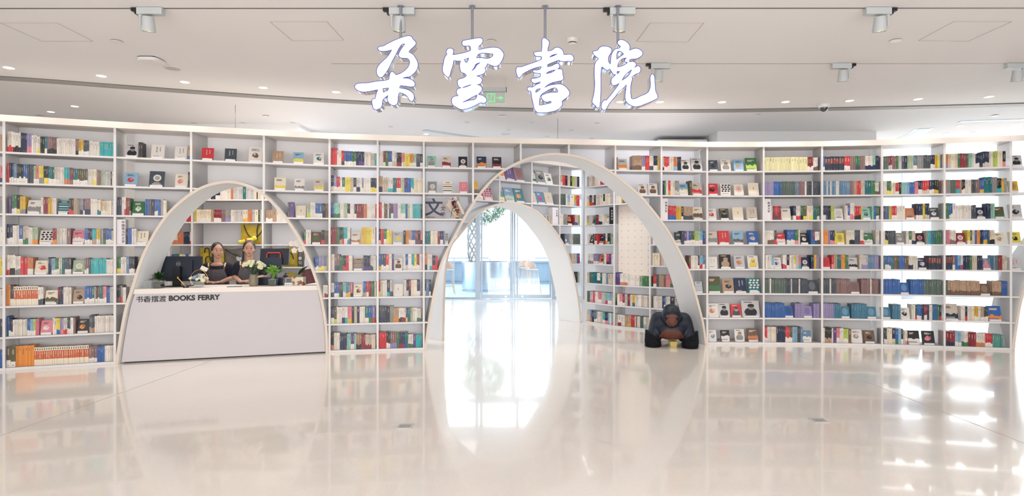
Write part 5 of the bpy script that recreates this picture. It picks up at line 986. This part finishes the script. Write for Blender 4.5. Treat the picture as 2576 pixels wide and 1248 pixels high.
def glyph(loops, org, ext, off, fill, bev=0):
    c = bpy.data.curves.new('outline', 'CURVE'); c.dimensions = '2D'; c.fill_mode = fill; c.extrude = ext; c.offset = off; c.resolution_u = 4; c.bevel_depth = bev; c.bevel_resolution = 1
    if bev: c.dimensions = '3D'; c.fill_mode = 'FULL'
    for L in loops:
        s = c.splines.new('BEZIER'); s.bezier_points.add(len(L)-1); s.use_cyclic_u = True
        for bp, p in zip(s.bezier_points, L):
            w = px2w(org[0]+p[0]/5.943, org[1]+p[1]/5.943, YS); bp.co = (w.x, w.z, 0); t = 'VECTOR' if len(p) > 2 else 'AUTO'; bp.handle_left_type = bp.handle_right_type = t
    o = bpy.data.objects.new('outline', c); COL.objects.link(o); me = bpy.data.meshes.new_from_object(o.evaluated_get(bpy.context.evaluated_depsgraph_get())); bpy.data.objects.remove(o); bpy.data.curves.remove(c); return me
NM = ['leftmost glowing hung character, wide cross stroke with two splayed legs', 'second glowing hung character from left, stacked cloud-like strokes', 'third glowing hung character from left, tall stem over stacked bars', 'rightmost glowing hung character, with long hooked tail rising right']
for i in range(4):
    org, rx, loops = SG[i]; xr = (rx-VX)*YS/F; base = Vector((xr, YS, 3.0)); r = thing('hanging_character', NM[i], 'sign', base, 0, 'lit characters hung from the ceiling')
    for nm, ext, off, fill, y, m in (('side_shell', .052, 0, 'BOTH', .0545, M_chrome), ('lit_face', .0012, 0, 'BOTH', .0, M_sign), ('outline_border', 0, 0, 'NONE', -.0015, M_blue)):
        me = glyph(loops, org, ext, off, fill, .0038 if fill == 'NONE' else 0); me.transform(Matrix.Translation((-base.x, y, -base.z)) @ FACE); me.materials.clear(); me.materials.append(m); me.name = nm; link(nm, me, r)
    zb = px2w(rx, 98, YS).z-.02-base.z; mb = MB(); mb.tube([(0, .05, zb), (0, .05, H_CEIL-base.z)], .0115, 12); mb.lathe([(.03, 0), (.03, .006)], 16, (0, .05, H_CEIL-base.z-.006)); mb.build('hanging_rod', M_rod, r, smooth=True)
# ------------------------------------------------------------------ ceiling fixtures
def cpt(px, py): Y = (H_CEIL-EYE)*F/(VY-py); return Vector(((px-VX)*Y/F, Y, H_CEIL))
def lamp_spot(name, loc, target, power, angle, col, parent, blend=.6, size=.04):
    d = bpy.data.lights.new(name, 'SPOT'); d.energy = power; d.spot_size = math.radians(angle); d.spot_blend = blend; d.color = col; d.shadow_soft_size = size
    o = bpy.data.objects.new(name, d); COL.objects.link(o); o.parent = parent; o.location = loc; o.rotation_euler = (Vector(target)-Vector(loc)).to_track_quat('-Z', 'Y').to_euler(); return o
def track_spot(px0, px1, Yt, flip, label, first=[]):
    x0, x1 = (px0-VX)*Yt/F, (px1-VX)*Yt/F; xc = (x0+x1)/2; s = -1 if not flip else 1
    if first: r = copy_tree(first[flip] if first[flip] else first[1-flip], Vector((xc, Yt, H_CEIL)), None, label) if first[flip] else None
    else: r = None; first += [None, None]
    if r is None:
        r = thing('track_spotlight', label, 'spotlight', (xc, Yt, H_CEIL), 0, 'track spotlights on the ceiling'); first[flip] = r; w = .112
        mb = MB(); mb.box((-w, -.028, -.062), (w, .028, -.004)); mb.build('adapter_box', M_fix, r)
        mb = MB(); mb.box((s*w, -.02, -.03), (s*(w+.055), .02, -.003)); mb.box((s*w, -.022, -.058), (s*(w-.0)+s*.02, .022, -.03)); mb.build('end_plug', M_black, r)
        mb = MB(); mb.tube([(s*.093, 0, -.062), (s*.093, 0, -.085), (s*.093, 0, -.17)], [.018, .008, .008], 10); mb.tube([(s*.093, 0, -.165), (s*.04, 0, -.165)], .006, 8); mb.build('stem', M_fix, r, smooth=True)
        T = Matrix.Translation((s*.022, 0, -.145)) @ Matrix.Rotation(math.radians(-s*4), 4, 'Y') @ Matrix.Rotation(math.radians(10), 4, 'X')
        mb = MB(); mb.lathe([(.045, .065), (.047, .06), (.058, -.062), (.054, -.063), (.05, -.045)], 24, (0, 0, 0), T); hd = mb.build('lamp_head', M_fix, r, smooth=True)
        mb = MB(); mb.lathe([(.052, -.052), (.001, -.05)], 20, (0, 0, 0), T, cap=False); mb.build('reflector', M_black, hd); mb = MB()
        for i in range(6): mb.lathe([(.011, -.056), (.011, -.0535)], 8, (.028*math.cos(i*PI/3), .028*math.sin(i*PI/3), 0), T)
        mb.lathe([(.011, -.056), (.011, -.0535)], 8, (0, 0, 0), T); mb.build('led', M_lampwarm, hd)
        lamp_spot('spot_beam', (s*.022, -.012, -.21), (s*.022, .9, -1.6), SPOT_W, 62, (1, .88, .74), r)
SPOT_W = 26
track_spot(347, 412, 5.12, 0, 'track spotlight at upper left of the ceiling')
track_spot(984, 1039, 5.12, 0, 'track spotlight behind the rod of the leftmost glowing character')
track_spot(1538, 1592, 5.12, 0, 'track spotlight behind the rod of the rightmost glowing character')
track_spot(2178, 2236, 5.12, 1, 'track spotlight on the front track at upper right')
track_spot(1640, 1682, 6.69, 0, 'small track spotlight beside the hooked tail of the rightmost character')
track_spot(2093, 2138, 6.69, 1, 'track spotlight on the rear track above the dome camera')
track_spot(2530, 2578, 6.69, 1, 'track spotlight cut off by the right edge on rear track')
def downlight(px, py, label, lit, rad=.055, first={}):
    p = cpt(px, py); key = (lit, rad)
    if key in first: return copy_tree(first[key], p, None, label)
    r = thing('downlight', label, 'ceiling light', p, 0, 'round downlights in the ceiling'); first[key] = r
    mb = MB(); mb.lathe([(rad*1.18, 0), (rad*1.18, -.004), (rad, -.006), (rad*.98, 0)], 24); mb.build('trim_ring', M_plastic, r, smooth=True)
    mb = MB(); mb.lathe([(rad*.97, -.003), (rad*.97, -.001)], 20); mb.build('diffuser', M_lampon if lit else M_fix, r)
    if lit: lamp_spot('down_beam', (0, 0, -.02), (0, 0, -2), DOWN_W if lit == 1 else 8, 118, (1, .94, .86), r, .8, .05)
DOWN_W = 27
for i, (px, py) in enumerate([(22, 170), (255, 190.5), (465, 206), (662, 220), (846, 231)]): downlight(px, py, 'glowing downlight left of the glowing characters, %s from left before the trough' % ordn(i+1), 1)
for i, (px, py) in enumerate([(1022, 243), (1190, 250), (1385, 254), (1560, 256)]): downlight(px, py, 'downlight hidden behind the glowing characters, %s from left' % ordn(i+1), 1)
for i, (px, py) in enumerate([(1660, 256), (1816, 256.5), (1976, 256), (2137, 253), (2309, 249), (2488, 243)]): downlight(px, py, 'glowing downlight right of the glowing characters, %s from left before the trough' % ordn(i+1), 1)
for px, py, lab in [(188, 267, 'bright small downlight behind the trough at far left'), (128, 281, 'dimmer small downlight behind trough at far left, beside the bright one'), (1072, 337, 'small lit downlight under the slanted air slot'), (2415, 316, 'small lit downlight left under the right air slot'), (2560, 311, 'small lit downlight at right edge under the air slot'), (2380, 336, 'small lit downlight just above the see-through bay')]: downlight(px, py, lab, 2, .05)
for i, (px, py) in enumerate([(366, 309), (488, 309), (611, 308), (736, 308), (983, 318), (1175, 307), (1339, 308), (1502, 309), (1280, 326), (1437, 327), (1377, 342), (1489, 347), (2448, 333)]): downlight(px, py, 'small unlit recessed downlight behind the trough, %s from left' % ordn(i+1), 0, .045)
# flat sprinkler discs
SP = None
for px, py, lab in [(294, 103, 'white sprinkler disc left of the router'), (1235, 103, 'white sprinkler disc between second and third glowing characters'), (2252, 101, 'white sprinkler disc under the upper right spotlight'), (98, 291, 'sprinkler disc behind the trough at far left'), (669, 291, 'sprinkler disc behind trough above desk arch'), (1264, 291, 'sprinkler disc behind trough below the second character'), (1909, 288, 'sprinkler disc behind the trough left of dome camera'), (2503, 290, 'sprinkler disc behind the trough at far right')]:
    p = cpt(px, py)
    if SP: copy_tree(SP, p, None, lab); continue
    SP = thing('sprinkler_disc', lab, 'sprinkler', p, 0, 'flat sprinkler discs on the ceiling'); mb = MB(); mb.lathe([(.052, -.012), (.055, -.010), (.055, -.008)], 24, cap=True); mb.build('cover_plate', M_plastic, SP); mb = MB(); mb.lathe([(.03, -.008), (.03, 0)], 16); mb.build('neck', M_dark, SP)
r = thing('wifi_router', 'white square router with rounded corners on the left ceiling', 'router', cpt(381, 148)); mb = MB(); sq = []
for i in range(32): t = 2*PI*i/32; c, s = math.cos(t), math.sin(t); sq.append((.115*abs(c)**.5*(1 if c > 0 else -1), .115*abs(s)**.5*(1 if s > 0 else -1)))
for z0, k0, z1, k1 in ((-.012, 1, -.034, 1), (-.034, 1, -.044, .9)):
    for i in range(32): a, b = sq[i], sq[(i+1) % 32]; mb.poly([(a[0]*k0, a[1]*k0, z0), (b[0]*k0, b[1]*k0, z0), (b[0]*k1, b[1]*k1, z1), (a[0]*k1, a[1]*k1, z1)])
mb.poly([(x, y, -.012) for x, y in sq]); mb.poly([(x*.9, y*.9, -.044) for x, y in reversed(sq)]); mb.build('router_body', M_plastic, r, smooth=True); mb = MB(); mb.box((-.09, -.09, -.012), (.09, .09, 0)); mb.build('mounting_plate', M_dark, r)
def disc(name, label, cat, px, py, rad, m1, m2):
    r = thing(name, label, cat, cpt(px, py)); mb = MB(); mb.lathe([(rad, 0), (rad, -.006), (rad*.86, -.007), (rad*.85, 0)], 32); mb.build('rim', m1, r, smooth=True); mb = MB(); mb.lathe([(rad*.85, -.004), (rad*.85, -.001)], 32); mb.build('grille', m2, r)
disc('ceiling_speaker', 'round ceiling speaker beside the router', 'speaker', 434, 172, .10, M_plastic, mat('speaker_mesh', (.78, .76, .73), .7)); disc('ceiling_speaker', 'round ceiling speaker behind the trough above big archway', 'speaker', 1272, 337, .10, M_plastic, M_fix)
r = thing('smoke_detector', 'white smoke detector right of the third glowing character', 'smoke detector', cpt(1440, 98)); mb = MB(); mb.lathe([(.062, 0), (.062, -.014), (.052, -.035), (.045, -.038)], 28); mb.build('base_ring', M_plastic, r, smooth=True); mb = MB(); mb.lathe([(.04, -.038), (.04, -.048)], 20); mb.build('vent_gap', M_black, r); mb = MB(); mb.lathe([(.044, -.048), (.036, -.060), (.02, -.064)], 24); mb.build('sensor_cap', M_plastic, r, smooth=True)
r = thing('dome_camera', 'white dome security camera with dark lens on right ceiling', 'camera', cpt(2073, 263)); mb = MB(); mb.lathe([(.085, 0), (.088, -.02), (.08, -.045), (.06, -.052)], 28); mb.build('housing', M_plastic, r, smooth=True); mb = MB(); mb.lathe([(.058, -.05)]+[(.058*math.cos(t), -.055-.055*math.sin(t)) for t in (.1, .4, .8, 1.2, 1.5)], 24); mb.build('dome', mat('smoked_dome', (.12, .14, .17), .1, coat=1), r, smooth=True)
def quad_lines(name, label, cat, pts, m, w=.005, loop=True):
    W_ = [cpt(*p) for p in pts]; mb = MB()
    for a, b in zip(W_, W_[1:]+([W_[0]] if loop else [])):
        t = (b-a).normalized(); n = Vector((-t.y, t.x, 0))*w/2; z = Vector((0, 0, -.003)); mb.hexa([a-n+z, b-n+z, b+n+z, a+n+z, a-n, b-n, b+n, a+n])
    o = mb.build(name, m); return tag(o, label, cat)
quad_lines('access_panel', 'square ceiling access panel at far left, thin outline', 'ceiling panel', [(105, 103.5), (234, 103.5), (143, 57), (0, 57)], M_line)
quad_lines('access_panel', 'square ceiling access panel left of the glowing characters', 'ceiling panel', [(735, 102), (865, 101), (822, 54), (679, 54)], M_line)
quad_lines('access_panel', 'square ceiling access panel right of the glowing characters', 'ceiling panel', [(1601, 104), (1730, 105), (1771, 57), (1636, 57)], M_line)
quad_lines('access_panel', 'square ceiling access panel at far right, thin outline', 'ceiling panel', [(2310, 102), (2436, 103.5), (2546, 54), (2400, 54)], M_line)
def vent(label, pts, w):
    W_ = [cpt(*p) for p in pts]; mb = MB(); r = thing('air_slot', label, 'air vent', W_[0]); o = W_[0]
    for nm, m, k, z in (('slot_frame', M_fix, 1, -.004), ('slot_blades', mat('vent_blue_grey', (.72, .77, .82), .5), .55, -.007)):
        mb = MB(); nn = []
        for i in range(len(W_)): t = (W_[min(i+1, len(W_)-1)]-W_[max(0, i-1)]).normalized(); nn.append(Vector((-t.y, t.x, 0))*w*k/2)
        for i in range(len(W_)-1): a, b = W_[i]-o, W_[i+1]-o; Z = Vector((0, 0, z)); mb.hexa([a-nn[i]+Z, b-nn[i+1]+Z, b+nn[i+1]+Z, a+nn[i]+Z, a-nn[i], b-nn[i+1], b+nn[i+1], a+nn[i]])
        mb.build(nm, m, r)
vent('slanted air slot in the bright ceiling left of big archway', [(1066, 327), (1140, 338), (1225, 349)], .16)
vent('curved air slot in the bright ceiling above see-through bays', [(2326, 323), (2308, 335), (2275, 349)], .30)
vent('long air slot in the bright ceiling at far right', [(2413, 306), (2480, 303), (2590, 300)], .14)
for px, y0, y1, lab in ((592, 264, 325, 'thin wire hanging from the ceiling above the desk arch'), (1403, 297, 352, 'thin wire hanging from the ceiling above big archway')):
    p = cpt(px, y0); mb = MB(); mb.tube([(0, 0, 0), (0, 0, (y0-y1)*p.y/F-.05)], .003, 6); tag(mb.build('hanging_wire', M_dark, None, loc=p), lab, 'wire')
# exit sign
YE = 7.25; q = lambda x, y: px2w(x, y, YE); c = q(1236, 262); r = thing('exit_sign', 'green glass running-man exit sign hung behind the second glowing character', 'sign', (c.x, YE, c.z)); sc = YE/F
mb = MB(); mb.box((-39*sc, -.03, 31*sc), (37*sc, .03, 41*sc)); mb.build('lamp_housing', M_fix, r); mb = MB(); mb.box((37*sc, -.031, 30*sc), (38.5*sc, .031, 41.5*sc)); mb.build('end_cap', M_black, r)
mb = MB(); mb.box((-38*sc, -.004, 0), (36*sc, .004, 31*sc)); mb.build('glass_plate', M_acryl, r); M_eg = mat('exit_green', (.55, .86, .66), .4, emit=(.45, .86, .58), estr=.35)
mb = MB()
for a in ((-38, 0, 36, 1), (-38, 0, -37, 30), (35, 0, 36, 30), (-12, 4, 10, 7), (-12, 4, -9, 27), (7, 4, 10, 27), (-12, 24, 10, 27)): mb.box((a[0]*sc, -.006, a[1]*sc), (a[2]*sc, -.0045, a[3]*sc))
mb.hexa([(x*sc, y, z*sc) for y in (-.006, -.0045) for x, z in ((13, 14), (22, 14), (22, 17.5), (13, 17.5))][:4]+[(x*sc, -.0045, z*sc) for x, z in ((13, 14), (22, 14), (22, 17.5), (13, 17.5))]); mb.prism([(x*sc, -.006, z*sc) for x, z in ((21, 10), (31, 15.7), (21, 21.5))], (0, .0015, 0)); mb.build('arrow_and_frame', M_eg, r)
mb = MB(); U = lambda x, z: Vector((x*sc, -.0055, z*sc)); mb.ell(U(1.5, 21.5), (2.1*sc, .001, 2.1*sc), 12, 6)
for L, rr_ in (([(1, 18.5), (-1.5, 12.5)], 2.0), ([(-1.5, 12.5), (2.5, 10.5), (1.5, 6.2)], 1.3), ([(-1.5, 12.5), (-4, 9.5), (-7.5, 9.5)], 1.3), ([(1, 18), (4, 15.5), (6, 16)], 1.0), ([(0, 18), (-4.5, 17.5), (-5.5, 14.5)], 1.0)): mb.tube([U(*p) for p in L], rr_*sc*.55, 6)
mb.build('running_figure', M_eg, r)
for x in (-36, 36): mb = MB(); mb.tube([(x*sc, 0, 41*sc), (x*sc, 0, H_CEIL-c.z)], .0022, 6); mb.build('hanging_wire', M_fix, r)
# ------------------------------------------------------------------ floor fittings
for px, py, lab in ((1019, 1073, 'metal floor socket cover in front of the big archway left leg'), (2060, 1058, 'metal floor socket cover in front of the right bookcases')):
    X, Y = fl(px, py); r = thing('floor_socket', lab, 'floor socket', (X, Y, 0), .0); mb = MB(); mb.box((-.062, -.062, .0005), (.062, .062, .005)); mb.build('cover_plate', M_fix, r); mb = MB(); mb.box((-.045, -.045, .005), (.045, .03, .0065)); mb.build('lid', mat('brushed_lid', (.66, .64, .62), .5, .2, noise=.2, nscale=30), r)
X, Y = fl(1268, 781); r = thing('floor_grille', 'tiny dark slotted grille in the floor inside the archway', 'floor grille', (X, Y, 0)); mb = MB(); [mb.box((-.075+.055*i, -.02, .0005), (-.035+.055*i, .02, .003)) for i in range(3)]; mb.build('slot', M_dark, r)
# ------------------------------------------------------------------ terrace: planter, tree, stools
r = thing('round_planter', 'large round steel planter on the terrace beyond the glass doors', 'planter', ((1226-VX)*19.55/F, 19.55, -.02)); mb = MB(); mb.lathe([(.80, 0), (.80, .04), (.86, .06), (.87, .93), (.87, .96), (.80, .96), (.80, .90)], 48); mb.build('drum', M_steel, r, smooth=True)
mb = MB(); mb.lathe([(.795, .88), (.795, .90)], 40); mb.build('soil', M_soil, r)
for x in (.22, .38): mb = MB(); mb.box((x-.065, -.86+.04, .16), (x+.065, -.80, .31)); mb.build('socket_plate', M_fix, r)
tx, ty = (1192-VX)*19.5/F, 19.5
r = thing('braided_tree', 'tree with braided lattice trunk and round leafy crown on terrace', 'tree', (tx, ty, .88)); mb = MB()
for k in range(8):
    s = 1 if k % 2 else -1; a0 = 2*PI*k/8; mb.tube([((.16+.05*math.sin(z*2))*math.cos(a0+s*z*2.6), (.16+.05*math.sin(z*2))*math.sin(a0+s*z*2.6), z) for z in [1.75*i/26 for i in range(27)]], .028, 7)
mb.build('braided_trunk', mat('pale_bark', (.62, .62, .62), .7, noise=.2, nscale=20), r, smooth=True)
mb = MB()
for i in range(4600):
    d = rdir(-1); R = rp.uniform(.55, 1)**.5; c = Vector((d.x*.85*R+.28, d.y*.75*R, 2.02+d.z*.72*R)); leaf(mb, c, rdir(-.6), .085, .045, n=2)
mb.build('foliage', mat('tree_leaf', (.42, .60, .45), .5, noise=.3, nscale=12), r)
M_wood = mat('pale_ash_wood', (.80, .68, .60), .5, noise=.12, nscale=18)
def stool(px, Y, rz, label, first=[]):
    loc = ((px-VX)*Y/F, Y, -.02)
    if first: return copy_tree(first[0], loc, rz, label)
    r = thing('bar_stool', label, 'stool', loc, rz, 'wooden bar stools on the terrace'); first.append(r)
    mb = MB(); mb.lathe([(.02, .715), (.17, .72), (.205, .735), (.20, .752), (.12, .745), (.02, .742)], 24); mb.build('seat', M_wood, r, smooth=True)
    mb = MB(); n = 16; P = []
    for i in range(n+1):
        a = PI*.12+PI*.76*i/n; e = math.sin(PI*i/n)**.5; P.append((a, .80, .80+.20*e))
    for i in range(n):
        (a, z0, z1), (b, y0, y1) = P[i], P[i+1]
        f = lambda t, R, z: (R*math.cos(t), R*math.sin(t)*.95, z); mb.hexa([f(a, .20, z0), f(b, .20, y0), f(b, .222, y0), f(a, .222, z0), f(a, .205, z1), f(b, .205, y1), f(b, .225, y1), f(a, .225, z1)])
    mb.build('backrest', M_wood, r, smooth=True)
    for sx in (-1, 1): mb = MB(); mb.tube([(sx*.14, .14, .73), (sx*.15, .165, .83)], .012, 8); mb.build('back_post', M_wood, r)
    for sx in (-1, 1):
        for sy in (-1, 1): mb = MB(); mb.tube([(sx*.12, sy*.12, .725), (sx*.215, sy*.215, 0)], [.017, .012], 10); mb.build('leg', M_wood, r, smooth=True)
    mb = MB(); c = [(.185, .185), (-.185, .185), (-.185, -.185), (.185, -.185)]
    for i in range(4): mb.tube([(*c[i], .235), (*c[(i+1) % 4], .235)], .009, 8)
    mb.build('footrest', M_wood, r)
stool(1338, 18.3, .5, 'wooden bar stool with low back, nearest one right of planter')
stool(1318, 19.4, -.2, 'wooden bar stool behind another, right beside the door stile')
stool(1126, 18.0, .2, 'wooden bar stool left of the planter behind the fixed pane')
